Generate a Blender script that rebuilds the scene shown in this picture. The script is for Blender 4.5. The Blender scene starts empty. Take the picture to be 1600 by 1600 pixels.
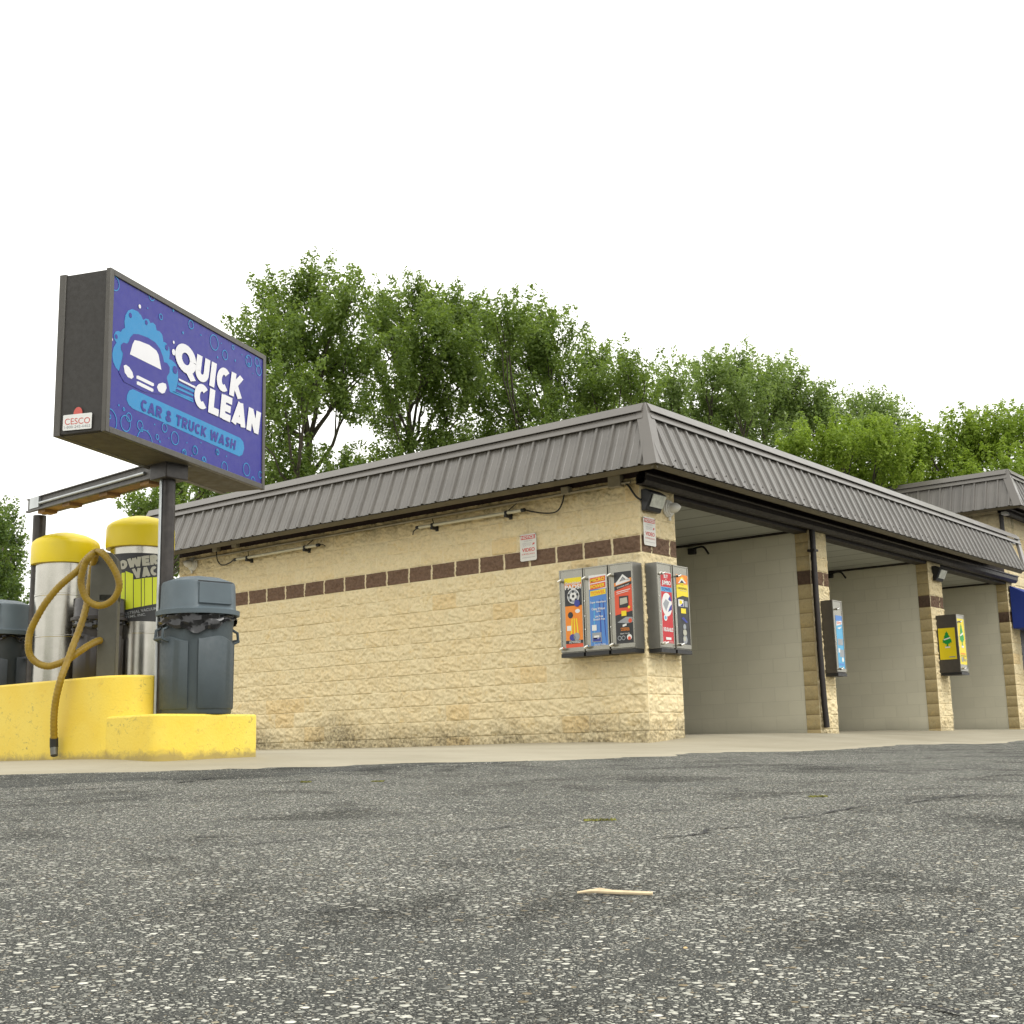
import bpy, math, random
import numpy as np
from mathutils import Vector, Matrix

# ------------------------------------------------------------------ camera, world, sun, exposure
S = bpy.context.scene
COL = S.collection
rad = math.radians
CAM = np.array([-12.126, -7.717, -0.16])
YAW, PITCH, ROLL, FPX = 38.31, 10.523, -1.421, 1991.2          # focal length in pixels of the 1600 px photograph
_y, _p, _r = rad(YAW), rad(PITCH), rad(ROLL)
DV = np.array([math.cos(_y)*math.cos(_p), math.sin(_y)*math.cos(_p), math.sin(_p)])
_rt = np.array([math.sin(_y), -math.cos(_y), 0.0]); _up = np.cross(_rt, DV)
RV = _rt*math.cos(_r) + _up*math.sin(_r); UV = -_rt*math.sin(_r) + _up*math.cos(_r)
cam_d = bpy.data.cameras.new("camera"); cam = bpy.data.objects.new("camera", cam_d); COL.objects.link(cam)
cam.matrix_world = Matrix(((RV[0], UV[0], -DV[0], CAM[0]), (RV[1], UV[1], -DV[1], CAM[1]), (RV[2], UV[2], -DV[2], CAM[2]), (0, 0, 0, 1)))
cam_d.sensor_width = 36; cam_d.sensor_fit = 'HORIZONTAL'; cam_d.lens = 36*FPX/1600
cam_d.clip_start = 0.05; cam_d.clip_end = 2000
S.camera = cam

SUN_EL, SUN_AZ = 54, 264           # azimuth of the direction to the sun, degrees from +X
W = bpy.data.worlds.new("World"); S.world = W; W.use_nodes = True
wn, wl = W.node_tree.nodes, W.node_tree.links
bg = wn["Background"]; bg.inputs["Strength"].default_value = 0.12
sky = wn.new("ShaderNodeTexSky"); sky.sky_type = 'NISHITA'; sky.sun_disc = False
sky.sun_elevation = rad(SUN_EL); sky.sun_rotation = rad(90 - SUN_AZ); sky.dust_density = 6; sky.air_density = 1.0; sky.ozone_density = 1
hs = wn.new("ShaderNodeHueSaturation"); hs.inputs["Saturation"].default_value = 0.12
mx = wn.new("ShaderNodeMix"); mx.data_type = 'RGBA'; mx.inputs[0].default_value = 0.72     # cloud sheet over the clear sky
mx.inputs[7].default_value = (9.45, 9.35, 8.85, 1)
wl.new(sky.outputs[0], hs.inputs["Color"]); wl.new(hs.outputs[0], mx.inputs[6]); wl.new(mx.outputs[2], bg.inputs["Color"])
sd = bpy.data.lights.new("sun", 'SUN'); sd.energy = 0.6; sd.angle = rad(28); sd.color = (1, .965, .91)
so = bpy.data.objects.new("sun", sd); COL.objects.link(so)
_sv = Vector((math.cos(rad(SUN_EL))*math.cos(rad(SUN_AZ)), math.cos(rad(SUN_EL))*math.sin(rad(SUN_AZ)), math.sin(rad(SUN_EL))))
so.rotation_euler = _sv.to_track_quat('Z', 'Y').to_euler(); so.location = _sv*40
S.view_settings.view_transform = 'Standard'; S.view_settings.look = 'None'
S.view_settings.gamma = 1; S.view_settings.use_curve_mapping = False
S.view_settings.exposure = 0.95
try:
    S.cycles.max_bounces = 8; S.cycles.use_denoising = True
except Exception: pass
random.seed(7); rng = np.random.default_rng(7)

# ------------------------------------------------------------------ helpers
def ray(x, y): return DV + RV*(x-800)/FPX + UV*(800-y)/FPX
def at(x, y, D): return CAM + ray(x, y)*D
def onplane(x, y, n, k):
    n = np.array(n, float); v = ray(x, y); return CAM + v*((k-n@CAM)/(n@v))

class MB:
    def __init__(s): s.v = []; s.f = []; s.m = []
    def add(s, vs, fs, mi=0):
        o = len(s.v); s.v += [tuple(map(float, p)) for p in vs]
        for f in fs: s.f.append(tuple(i+o for i in f)); s.m.append(mi)
        return s
    def box(s, lo, hi, mi=0):
        (a, b, c), (d, e, f) = lo, hi
        return s.add([(a,b,c),(d,b,c),(d,e,c),(a,e,c),(a,b,f),(d,b,f),(d,e,f),(a,e,f)],
                     [(0,3,2,1),(4,5,6,7),(0,1,5,4),(1,2,6,5),(2,3,7,6),(3,0,4,7)], mi)
    def bar(s, a, b, w, h, mi=0):            # rectangular bar from a to b
        a, b = Vector(a), Vector(b); d = (b-a).normalized()
        u = d.cross(Vector((0,0,1)));  u = u.normalized() if u.length > 1e-4 else Vector((1,0,0))
        v = u.cross(d).normalized(); P = []
        for q in (a, b):
            for i, j in ((-1,-1),(1,-1),(1,1),(-1,1)): P.append(q+u*(w/2*i)+v*(h/2*j))
        return s.add(P, [(3,2,1,0),(4,5,6,7),(0,1,5,4),(1,2,6,5),(2,3,7,6),(3,0,4,7)], mi)
    def prism(s, poly, ext, mi=0):
        n = len(poly); e = np.array(ext, float); P = [np.array(p, float) for p in poly]
        return s.add(P+[p+e for p in P], [tuple(range(n))[::-1], tuple(range(n, 2*n))]+[(i, (i+1) % n, n+(i+1) % n, n+i) for i in range(n)], mi)
    def ngon(s, poly, mi=0): return s.add(poly, [tuple(range(len(poly)))], mi)
    def tube(s, path, r, n=10, mi=0):
        P = [Vector(p) for p in path]; R = r if isinstance(r, (list, tuple)) else [r]*len(P)
        up = None; vs = []
        for i, p in enumerate(P):
            d = (P[min(i+1, len(P)-1)]-P[max(i-1, 0)]).normalized()
            if up is None:
                up = d.orthogonal().normalized()
            up = (up-d*up.dot(d)).normalized(); w = d.cross(up)
            for k in range(n):
                a = 2*math.pi*k/n; vs.append(p+up*(math.cos(a)*R[i])+w*(math.sin(a)*R[i]))
        fs = [(i*n+k, i*n+(k+1) % n, (i+1)*n+(k+1) % n, (i+1)*n+k) for i in range(len(P)-1) for k in range(n)]
        fs += [tuple(range(n))[::-1], tuple((len(P)-1)*n+k for k in range(n))]
        return s.add(vs, fs, mi)
    def lathe(s, prof, n=32, c=(0,0,0), mi=0, M=None):
        vs = []
        for r, z in prof:
            for k in range(n):
                a = 2*math.pi*k/n; p = Vector((r*math.cos(a), r*math.sin(a), z))
                if M is not None: p = M @ p
                vs.append((p[0]+c[0], p[1]+c[1], p[2]+c[2]))
        fs = [(i*n+k, i*n+(k+1) % n, (i+1)*n+(k+1) % n, (i+1)*n+k) for i in range(len(prof)-1) for k in range(n)]
        fs += [tuple(range(n))[::-1], tuple((len(prof)-1)*n+k for k in range(n))]
        return s.add(vs, fs, mi)
    def xf(s, M): s.v = [tuple(M @ Vector(p)) for p in s.v]; return s
    def build(s, name, mats, parent=None, smooth=None, bevel=0, seg=2):
        me = bpy.data.meshes.new(name); me.from_pydata(s.v, [], s.f)
        for m in (mats if isinstance(mats, (list, tuple)) else [mats]): me.materials.append(m)
        me.polygons.foreach_set("material_index", s.m)
        import bmesh
        b = bmesh.new(); b.from_mesh(me); bmesh.ops.recalc_face_normals(b, faces=b.faces); b.to_mesh(me); b.free()
        if smooth:
            me.polygons.foreach_set("use_smooth", [True]*len(me.polygons)); me.set_sharp_from_angle(angle=rad(smooth))
        o = bpy.data.objects.new(name, me); COL.objects.link(o)
        if parent is not None:
            o.parent = parent
        if bevel:
            bv = o.modifiers.new("bevel", 'BEVEL'); bv.width = bevel; bv.segments = seg; bv.limit_method = 'ANGLE'; bv.angle_limit = rad(35)
            if not smooth:
                me.polygons.foreach_set("use_smooth", [True]*len(me.polygons)); me.set_sharp_from_angle(angle=rad(30))
            bv.harden_normals = False
        return o

def tag(o, label=None, cat=None, group=None, kind=None):
    for k, v in (("label", label), ("category", cat), ("group", group), ("kind", kind)):
        if v: o[k] = v
    return o
def thing(name, label, cat, loc=(0,0,0), rz=0, group=None):
    o = bpy.data.objects.new(name, None); COL.objects.link(o); o.location = [float(c) for c in loc]; o.rotation_euler = (0, 0, rz)
    o.empty_display_size = .1
    return tag(o, label, cat, group)
def dup(root, loc, rz, label):
    r = root.copy(); COL.objects.link(r); r.location = [float(c) for c in loc]; r.rotation_euler = (0, 0, rz); r["label"] = label
    for ch in list(root.children):
        c = ch.copy(); COL.objects.link(c); c.parent = r
        for g in ch.children:
            d = g.copy(); COL.objects.link(d); d.parent = c
    return r

_fontc = {}
def text_pts(txt, bold=0.0, shear=0.0, spacing=1.0):
    key = (txt, bold, shear, spacing)
    if key not in _fontc:
        c = bpy.data.curves.new("txt", 'FONT'); c.body = txt; c.size = 1; c.offset = bold; c.shear = shear; c.space_character = spacing
        c.resolution_u = 4
        o = bpy.data.objects.new("txt", c); COL.objects.link(o)
        dg = bpy.context.evaluated_depsgraph_get(); me = bpy.data.meshes.new_from_object(o.evaluated_get(dg))
        v = np.array([p.co[:2] for p in me.vertices]); f = [tuple(p.vertices) for p in me.polygons]
        bpy.data.objects.remove(o); bpy.data.curves.remove(c); bpy.data.meshes.remove(me)
        v = v-v.min(0); v = v/v.max(0); _fontc[key] = (v, f)
    return _fontc[key]
def text_quad(mb, txt, q, fn=lambda p: p, bold=0.02, shear=0, mi=0, spacing=1.0):
    """q = TL,TR,BR,BL in any coordinates; fn maps the bilinear point to 3D"""
    v, f = text_pts(txt, bold, shear, spacing); TL, TR, BR, BL = [np.array(p, float) for p in q]
    P = [fn((BL*(1-a)+BR*a)*(1-b)+(TL*(1-a)+TR*a)*b) for a, b in v]
    mb.add(P, f, mi)

# heavy block lettering drawn as thick strokes (unit cap height)
def _arc(cx, cy, rx, ry, a0, a1, n=14): return [(cx+rx*math.cos(rad(a0+(a1-a0)*i/n)), cy+ry*math.sin(rad(a0+(a1-a0)*i/n))) for i in range(n+1)]
def glyph(ch, t):
    h = t/2; g = {
    'I': (t, [[(h, 0), (h, 1)]]), 'L': (.58, [[(h, 0), (h, 1)], [(h, h), (.58, h)]]), 'E': (.62, [[(h, 0), (h, 1)], [(h, h*.85), (.62, h*.85)], [(h, .5), (.58, .5)], [(h, 1-h*.85), (.62, 1-h*.85)]]),
    'C': (.72, [_arc(.40, .5, .40-h, .5-h, 48, 312, 20)]), 'O': (.80, [_arc(.40, .5, .40-h, .5-h, 0, 360, 28)]), 'Q': (.80, [_arc(.40, .58, .40-h, .42-h*.9, 0, 360, 28), [(.42, .34), (.68, 0)]]),
    'U': (.74, [[(h, 1), (h, .38)]+_arc(.37, .38, .37-h, .38-h, 180, 360, 12)+[(.74-h, 1)]]), 'K': (.76, [[(h, 0), (h, 1)], [(t*.8, .46), (.62, 1)], [(t*.9, .56), (.66, 0)]]),
    'A': (.84, [[(h*.9, 0), (.42, 1)], [(.84-h*.9, 0), (.42, 1)], [(.22, .24), (.62, .24)]]), 'N': (.76, [[(h, 0), (h, 1)], [(h, 1-.08), (.76-h, .08)], [(.76-h, 0), (.76-h, 1)]]),
    'R': (.72, [[(h, 0), (h, 1)], [(h, 1-h*.85), (.40, 1-h*.85)]+_arc(.42, .70, .30-h, .30-h*.85, 90, -90, 10)+[(h, .40+h*.85)], [(.36, .42), (.60, 0)]]), 'P': (.70, [[(h, 0), (h, 1)], [(h, 1-h*.85), (.40, 1-h*.85)]+_arc(.40, .68, .30-h, .32-h*.85, 90, -90, 10)+[(h, .36+h*.85)]]),
    'T': (.66, [[(.33, 0), (.33, 1)], [(0, 1-h*.9), (.66, 1-h*.9)]]), 'W': (1.12, [[(h*.8, 1), (.30, 0)], [(.30, 0), (.56, .95)], [(.56, .95), (.82, 0)], [(.82, 0), (1.12-h*.8, 1)]]), 'H': (.74, [[(h, 0), (h, 1)], [(.74-h, 0), (.74-h, 1)], [(h, .5), (.74-h, .5)]]),
    'S': (.64, [_arc(.33, .73, .31-h, .27-h*.9, 25, 250, 12)+_arc(.31, .27, .31-h, .27-h*.9, 80, -155, 12)]), 'V': (.80, [[(h*.8, 1), (.40, 0)], [(.40, 0), (.80-h*.8, 1)]]),
    '&': (.80, [_arc(.34, .76, .20-h*.4, .24-h*.8, -40, 220, 12)+[(.62, .08)], _arc(.33, .27, .33-h, .27-h*.9, 120, 390, 14)]), ' ': (.26, [])}
    return g[ch]
def word(mb, txt, q, fn, t, mi, gap=.08):
    x = 0; parts = []
    for ch in txt:
        w, st = glyph(ch, t); parts.append((x, st)); x += w+gap
    W_ = x-gap; TL_, TR_, BR_, BL_ = [np.array(p, float) for p in q]; k = 0
    for x0, st in parts:
        for P in st:
            P = np.array(P, float); d = np.gradient(P, axis=0) if len(P) > 2 else np.repeat((P[1]-P[0])[None], 2, 0); d /= np.linalg.norm(d, axis=1)[:, None]; nr = np.stack([-d[:, 1], d[:, 0]], -1); vs = []
            for p, m in zip(P, nr):
                for sd_ in (1, -1):
                    u, v = (p+m*t/2*sd_)+np.array([x0, 0]); v = min(max(v, -.02), 1.02); a = u/W_
                    r_ = fn((BL_*(1-a)+BR_*a)*(1-v)+(TL_*(1-a)+TR_*a)*v); vs.append(r_)
            o = .00009*(k % 5); k += 1; n0 = np.cross(np.array(vs[1], float)-np.array(vs[0], float), np.array(vs[2], float)-np.array(vs[0], float)); n0 /= max(1e-9, np.linalg.norm(n0)); ref = np.array([-1, -1, 0.0])
            if n0@ref < 0: n0 = -n0
            mb.add([np.array(v, float)+n0*o for v in vs], [(2*i, 2*i+1, 2*i+3, 2*i+2) for i in range(len(P)-1)], mi)

def hsh(ix, iy, seed):
    n = (ix.astype(np.int64)*374761393+iy.astype(np.int64)*668265263+seed*974634777) & 0x7fffffff
    n = ((n ^ (n >> 13))*1274126177) & 0x7fffffff
    return ((n ^ (n >> 16)) & 0xffffff)/0xffffff
def vn(x, y, seed=0):
    ix, iy = np.floor(x), np.floor(y); fx, fy = x-ix, y-iy; fx = fx*fx*(3-2*fx); fy = fy*fy*(3-2*fy)
    a, b, c, d = hsh(ix, iy, seed), hsh(ix+1, iy, seed), hsh(ix, iy+1, seed), hsh(ix+1, iy+1, seed)
    return (a*(1-fx)+b*fx)*(1-fy)+(c*(1-fx)+d*fx)*fy
def fbm(x, y, seed=0, o=4):
    t = 0; a = .5; k = 1.0
    for i in range(o): t = t+a*vn(x*k, y*k, seed+i*17); a *= .5; k *= 2.03
    return t

# ------------------------------------------------------------------ materials
class NT:
    def __init__(s, name):
        s.m = bpy.data.materials.new(name); s.m.use_nodes = True; s.t = s.m.node_tree; s.n = s.t.nodes; s.l = s.t.links
        s.b = s.n["Principled BSDF"]; s.out = s.n["Material Output"]
    def new(s, t, **kw):
        n = s.n.new(t)
        for k, v in kw.items(): setattr(n, k, v)
        return n
    def link(s, a, b): s.l.new(a, b)
    def set(s, **kw):
        for k, v in kw.items(): s.b.inputs[k.replace('_', ' ')].default_value = v
    def coord(s): return s.new("ShaderNodeTexCoord").outputs["Object"]
    def geo(s): return s.new("ShaderNodeNewGeometry").outputs["Position"]
    def noise(s, vec, scale, detail=4, rough=.55, dist=0):
        n = s.new("ShaderNodeTexNoise"); n.inputs["Scale"].default_value = scale; n.inputs["Detail"].default_value = detail
        n.inputs["Roughness"].default_value = rough; n.inputs["Distortion"].default_value = dist
        if vec is not None: s.link(vec, n.inputs["Vector"])
        return n.outputs["Fac"]
    def ramp(s, fac, stops):
        r = s.new("ShaderNodeValToRGB"); e = r.color_ramp.elements
        while len(e) < len(stops): e.new(0.5)
        for q, (p, c) in zip(e, stops): q.position = p; q.color = (c, c, c, 1) if isinstance(c, (int, float)) else (*c, 1)
        s.link(fac, r.inputs[0]); return r.outputs[0]
    def mix(s, fac, a, b, mode='MIX'):
        m = s.new("ShaderNodeMix", data_type='RGBA', blend_type=mode)
        for i, v in ((0, fac), (6, a), (7, b)):
            if hasattr(v, "links"): s.link(v, m.inputs[i])
            elif isinstance(v, tuple): m.inputs[i].default_value = (*v, 1)
            else: m.inputs[i].default_value = v
        return m.outputs[2]
    def math(s, op, a, b=0.0):
        m = s.new("ShaderNodeMath", operation=op)
        for i, v in ((0, a), (1, b)):
            if hasattr(v, "links"): s.link(v, m.inputs[i])
            else: m.inputs[i].default_value = v
        return m.outputs[0]
    def attr(s, name): return s.new("ShaderNodeAttribute", attribute_name=name).outputs["Fac"]
    def bump(s, h, strength=.3, dist=.01, prev=None):
        b = s.new("ShaderNodeBump"); b.inputs["Strength"].default_value = strength; b.inputs["Distance"].default_value = dist
        s.link(h, b.inputs["Height"])
        if prev is not None: s.link(prev, b.inputs["Normal"])
        s.link(b.outputs[0], s.b.inputs["Normal"]); return b.outputs[0]
    def color(s, c): s.link(c, s.b.inputs["Base Color"])

def paint(name, c, rough=.45, metal=0, var=.12, nscale=6, bump=0, bscale=80, coat=0):
    t = NT(name); v = t.geo(); n = t.noise(v, nscale, 5, .6)
    t.color(t.mix(t.ramp(n, [(.3, 0.0), (.75, 1.0)]), tuple(x*(1-var) for x in c), tuple(min(1, x*(1+var)) for x in c)))
    n2 = t.noise(v, nscale*4, 4); t.link(t.ramp(n2, [(.3, rough*.85), (.7, min(1, rough*1.2))]), t.b.inputs["Roughness"])
    t.set(Metallic=metal)
    if coat: t.b.inputs["Coat Weight"].default_value = coat; t.b.inputs["Coat Roughness"].default_value = .15
    if bump: t.bump(t.noise(v, bscale, 4), bump, .004)
    return t.m

def m_block(name, base, alt, brown, joint, dirt=True):
    t = NT(name); v = t.geo()
    n1 = t.noise(v, 2.2, 5, .6); n2 = t.noise(v, 26, 5, .65); n3 = t.noise(v, 110, 3, .6)
    c = t.mix(t.attr("tint"), base, alt)
    c = t.mix(t.ramp(n1, [(.35, 0), (.7, .35)]), c, tuple(x*.86 for x in base))
    c = t.mix(t.ramp(n2, [(.34, .38), (.52, 0)]), c, tuple(x*.60 for x in base), 'MIX')
    n5 = t.noise(v, 190, 2, .6); n6 = t.noise(v, 7, 5, .7, .8)
    c = t.mix(t.ramp(n5, [(.36, .26), (.55, 0)]), c, tuple(x*.62 for x in base)); c = t.mix(t.ramp(n6, [(.56, 0), (.70, .55)]), c, (.62, .455, .20)); c = t.mix(t.ramp(n6, [(.28, .5), (.42, 0)]), c, (.58, .54, .36))
    br = t.mix(t.ramp(n2, [(.3, 0), (.7, 1)]), tuple(x*.75 for x in brown), tuple(x*1.25 for x in brown))
    c = t.mix(t.attr("brown"), c, br)
    c = t.mix(t.math('MULTIPLY', t.attr("joint"), .75), c, joint)
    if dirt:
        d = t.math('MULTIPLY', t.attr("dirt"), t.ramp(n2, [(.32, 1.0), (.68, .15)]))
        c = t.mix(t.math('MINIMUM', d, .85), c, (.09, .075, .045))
    t.color(c); t.set(Roughness=.93); t.b.inputs["Specular IOR Level"].default_value = .2
    t.bump(t.math('ADD', t.math('ADD', n2, t.math('MULTIPLY', n3, .6)), t.math('MULTIPLY', n5, .35)), .8, .008)
    return t.m

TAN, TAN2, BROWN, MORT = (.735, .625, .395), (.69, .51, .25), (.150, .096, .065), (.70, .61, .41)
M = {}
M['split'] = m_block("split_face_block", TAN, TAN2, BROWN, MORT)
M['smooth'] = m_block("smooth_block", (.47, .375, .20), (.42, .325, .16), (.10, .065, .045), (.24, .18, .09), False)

def m_graywall():
    t = NT("grey_painted_block"); g = t.geo()
    sp = t.new("ShaderNodeSeparateXYZ"); t.link(g, sp.inputs[0])
    cb = t.new("ShaderNodeCombineXYZ"); t.link(t.math('ADD', sp.outputs[0], sp.outputs[1]), cb.inputs[0]); t.link(t.math('ADD', sp.outputs[2], 2.0), cb.inputs[1])
    b = t.new("ShaderNodeTexBrick"); t.link(cb.outputs[0], b.inputs["Vector"]); b.inputs["Scale"].default_value = 1
    b.inputs["Brick Width"].default_value = .4; b.inputs["Row Height"].default_value = .2; b.inputs["Mortar Size"].default_value = .005; b.inputs["Mortar Smooth"].default_value = .35
    b.inputs["Color1"].default_value = (1, 1, 1, 1); b.inputs["Color2"].default_value = (.94, .94, .94, 1); b.inputs["Mortar"].default_value = (.88, .88, .88, 1)
    n = t.noise(g, 1.3, 5, .6); n2 = t.noise(g, 60, 4)
    c = t.mix(t.ramp(n, [(.3, 0), (.75, 1)]), (.60, .572, .45), (.66, .628, .50))
    c = t.mix(1.0, c, b.outputs["Color"], 'MULTIPLY')
    lo = t.ramp(t.math('ADD', sp.outputs[2], t.math('MULTIPLY', n, .25)), [(.05, 1), (.30, 0)])
    c = t.mix(t.math('MULTIPLY', lo, .45), c, (.2, .19, .15)); t.color(c)
    t.set(Roughness=.55)
    inv = t.math('SUBTRACT', 1.0, b.outputs["Fac"])
    t.bump(t.math('ADD', inv, t.math('MULTIPLY', n2, .25)), .5, .006); return t.m
M['gray'] = m_graywall()
def m_ceiling():
    t = NT("pale_ceiling_panel"); g = t.geo(); w = t.new("ShaderNodeTexWave", wave_type='BANDS', bands_direction='X'); w.inputs["Scale"].default_value = .52
    t.link(g, w.inputs["Vector"]); n = t.noise(g, 1.5, 4)
    j = t.ramp(w.outputs["Fac"], [(.0, 0.0), (.03, 1.0)])
    t.color(t.mix(j, (.2, .21, .2), t.mix(n, (.38, .395, .36), (.46, .475, .43)))); t.set(Roughness=.5); t.bump(j, .5, .01); return t.m
M['ceil'] = m_ceiling()
M['roof'] = paint("brown_grey_roof_metal", (.110, .1015, .090), .36, 0, .16, 1.8, coat=.25)
M['rooftrim'] = paint("roof_trim_metal", (.120, .110, .098), .36, 0, .06, 1.2, coat=.25)
M['screw'] = paint("screw_dark", (.03, .028, .026), .5)
M['eave'] = paint("olive_brown_eave_board", (.085, .068, .034), .6, 0, .2, 5)
M['soffit'] = paint("dark_red_soffit", (.020, .008, .007), .8, 0, .25, 4)
M['gutter'] = paint("dark_brown_gutter", (.0135, .0092, .0078), .5, 0, .2, 5)
M['conduit'] = paint("weathered_grey_conduit", (.30, .27, .20), .5, 0, .2, 9)
M['black'] = paint("black_plastic", (.012, .012, .012), .45)
M['blackrub'] = paint("black_rubber_cable", (.018, .017, .016), .6)
M['white'] = paint("white_plastic", (.58, .57, .52), .4, 0, .06, 10)
M['lens'] = paint("frosted_lamp_glass", (.52, .53, .47), .18, 0, .25, 14)
M['tube'] = paint("old_ivory_tube", (.55, .52, .38), .4, 0, .1, 8)
M['cab'] = paint("dark_bronze_cabinet", (.018, .0155, .0125), .55, 0, .12, 8, .15, 220)
M['cabfr'] = paint("bronze_frame", (.055, .050, .041), .42, 0, .1, 8)
M['cabin'] = paint("cabinet_underside", (.058, .047, .026), .6, 0, .25, 3)
M['post'] = paint("dark_rusty_post", (.032, .027, .024), .42, .2, .5, 16)
M['galv'] = paint("galvanised_steel", (.42, .44, .44), .35, .7, .15, 10)
M['beam'] = paint("grey_beam_steel", (.08, .076, .070), .5, .2, .2, 8)
M['wood'] = paint("weathered_tan_board", (.26, .145, .05), .7, 0, .35, 7)
M['hose'] = None
def m_hose():
    t = NT("mustard_hose"); g = t.geo(); n = t.noise(g, 22, 5, .65)
    t.color(t.mix(t.ramp(n, [(.35, 0), (.75, 1)]), (.265, .170, .004), (.185, .112, .006))); t.set(Roughness=.5); return t.m
M['hose'] = m_hose()
def m_steel():
    t = NT("brushed_stainless"); tc = t.new("ShaderNodeTexCoord"); mp = t.new("ShaderNodeMapping"); mp.inputs["Scale"].default_value = (1.5, 1.5, 90)
    t.link(tc.outputs["Object"], mp.inputs[0]); n = t.noise(mp.outputs[0], 3, 4); n2 = t.noise(tc.outputs["Object"], 6, 5)
    t.color(t.mix(t.ramp(n2, [(.35, 0), (.7, 1)]), (.36, .345, .305), (.42, .405, .36))); t.set(Metallic=1.0)
    t.link(t.ramp(n, [(.3, .20), (.7, .24)]), t.b.inputs["Roughness"]); return t.m
M['steel'] = m_steel()
M['boxsteel'] = paint("dispenser_steel", (.27, .262, .225), .28, .85, .06, 2)
M['boxdark'] = paint("dispenser_dark_side", (.17, .165, .145), .34, .6, .1, 3)
M['boxbrown'] = paint("dispenser_bronze_side", (.06, .052, .042), .45, .1, .15, 14)
M['chrome'] = paint("chrome_knob", (.75, .74, .70), .15, 1, .05, 20)
M['capy'] = paint("yellow_moulded_cap", (.66, .51, .003), .42, 0, .04, 5)
M['pedestal'] = paint("grey_pedestal", (.085, .084, .068), .5, .3, .1, 18)
M['can'] = paint("blue_grey_can", (.041, .056, .063), .58, 0, .1, 9, .2, 150)
M['can2'] = paint("dark_blue_grey_can", (.022, .029, .034), .48, 0, .1, 9)
M['canlid'] = paint("pale_blue_grey_lid", (.074, .099, .114), .55, 0, .1, 9, .1, 150)
M['bin'] = paint("dark_brown_bin", (.022, .018, .017), .4, 0, .2, 9)
M['bag'] = paint("black_bin_bag", (.012, .012, .013), .22, 0, .2, 9, .3, 30)
M['awning'] = paint("royal_blue_awning", (.012, .035, .23), .6, 0, .1, 3)
def flat(name, c, rough=.45): return paint(name, c, rough, 0, .03, 5)
M['navy'] = flat("sign_navy", (.021, .021, .215), .38); M['sky'] = flat("sign_light_blue", (.016, .20, .43), .42); M['signw'] = flat("sign_white", (.62, .62, .64), .35)
for k in ('navy', 'sky'): M[k].node_tree.nodes['Principled BSDF'].inputs['Specular IOR Level'].default_value = .34
M['pred'] = flat("print_red", (0.429, 0.0094, 0.0156)); M['porange'] = flat("print_orange", (0.6708, 0.2028, 0.0117)); M['pyellow'] = flat("print_yellow", (0.6864, 0.546, 0.0078)); M['pblue'] = flat("print_blue", (0.0624, 0.1872, 0.4836))
M['pdark'] = flat("print_charcoal", (0.0156, 0.0164, 0.0187)); M['pwhite'] = flat("print_white", (0.624, 0.624, 0.6084)); M['pgreen'] = flat("print_green", (0.0039, 0.2574, 0.039)); M['pcyan'] = flat("print_cyan", (0.0702, 0.3276, 0.546))
M['pgrey'] = flat("print_grey", (0.2496, 0.2652, 0.2808)); M['pscarlet'] = flat("print_scarlet", (0.585, 0.0702, 0.0234)); M['plime'] = flat("print_lime", (0.5616, 0.624, 0.0156)); M['psilver'] = flat("print_silver", (0.3744, 0.3666, 0.2964)); M['pnavy'] = flat("print_navy", (0.0234, 0.0351, 0.234))
M['sgred'] = flat("notice_red", (0.4836, 0.078, 0.0624)); M['sggrey'] = flat("notice_grey", (0.3276, 0.2964, 0.2964))

def m_yellow():
    t = NT("yellow_painted_concrete"); g = t.geo(); n = t.noise(g, 2.0, 6, .65); n2 = t.noise(g, 9, 6, .7, .6); n3 = t.noise(g, 60, 4); n4 = t.noise(g, 30, 3, .5)
    sp = t.new("ShaderNodeSeparateXYZ"); t.link(g, sp.inputs[0])
    c = t.mix(t.ramp(n, [(.35, 0), (.7, 1)]), (.68, .485, .040), (.71, .55, .085))
    c = t.mix(t.ramp(n2, [(.60, 0), (.70, .45)]), c, (.62, .375, .010))
    c = t.mix(t.ramp(t.math('MULTIPLY', n2, t.noise(g, 14, 5, .7, 1.2)), [(.33, 0), (.42, .5)]), c, (.36, .27, .07))
    mp = t.new("ShaderNodeMapping"); mp.inputs["Scale"].default_value = (3, 3, 4); mp.inputs["Rotation"].default_value = (.5, .3, 0); t.link(g, mp.inputs[0]); sc = t.noise(mp.outputs[0], 5, 6, .75, 1.5)
    c = t.mix(t.math('MULTIPLY', t.ramp(sc, [(.565, 0), (.65, .8)]), t.ramp(n, [(.46, 0), (.60, 1)])), c, (.19, .15, .05))
    ft_ = t.math('SUBTRACT', t.math('ADD', t.math('MULTIPLY', n2, .16), -.165), sp.outputs[2]); c = t.mix(t.ramp(ft_, [(.02, 0), (.07, .75)]), c, (.22, .17, .07))
    chip = t.noise(g, 34, 4, .6); c = t.mix(t.ramp(chip, [(.745, 0), (.76, .9)]), c, (.36, .33, .26))
    t.color(c); t.set(Roughness=.55); t.bump(t.math('ADD', n3, n2), .25, .008); return t.m
M['yellow'] = m_yellow()
def m_concrete():
    t = NT("worn_concrete"); g = t.geo(); n = t.noise(g, .8, 6, .6); n2 = t.noise(g, 8, 6, .65); n3 = t.noise(g, 120, 4)
    c = t.mix(t.ramp(n, [(.35, 0), (.7, 1)]), (.255, .228, .160), (.33, .300, .222)); c = t.mix(t.ramp(n2, [(.58, 0), (.75, .5)]), c, (.27, .24, .18))
    t.color(c); t.set(Roughness=.85); t.bump(t.math('ADD', n3, n2), .3, .006); return t.m
M['concrete'] = m_concrete()
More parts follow.
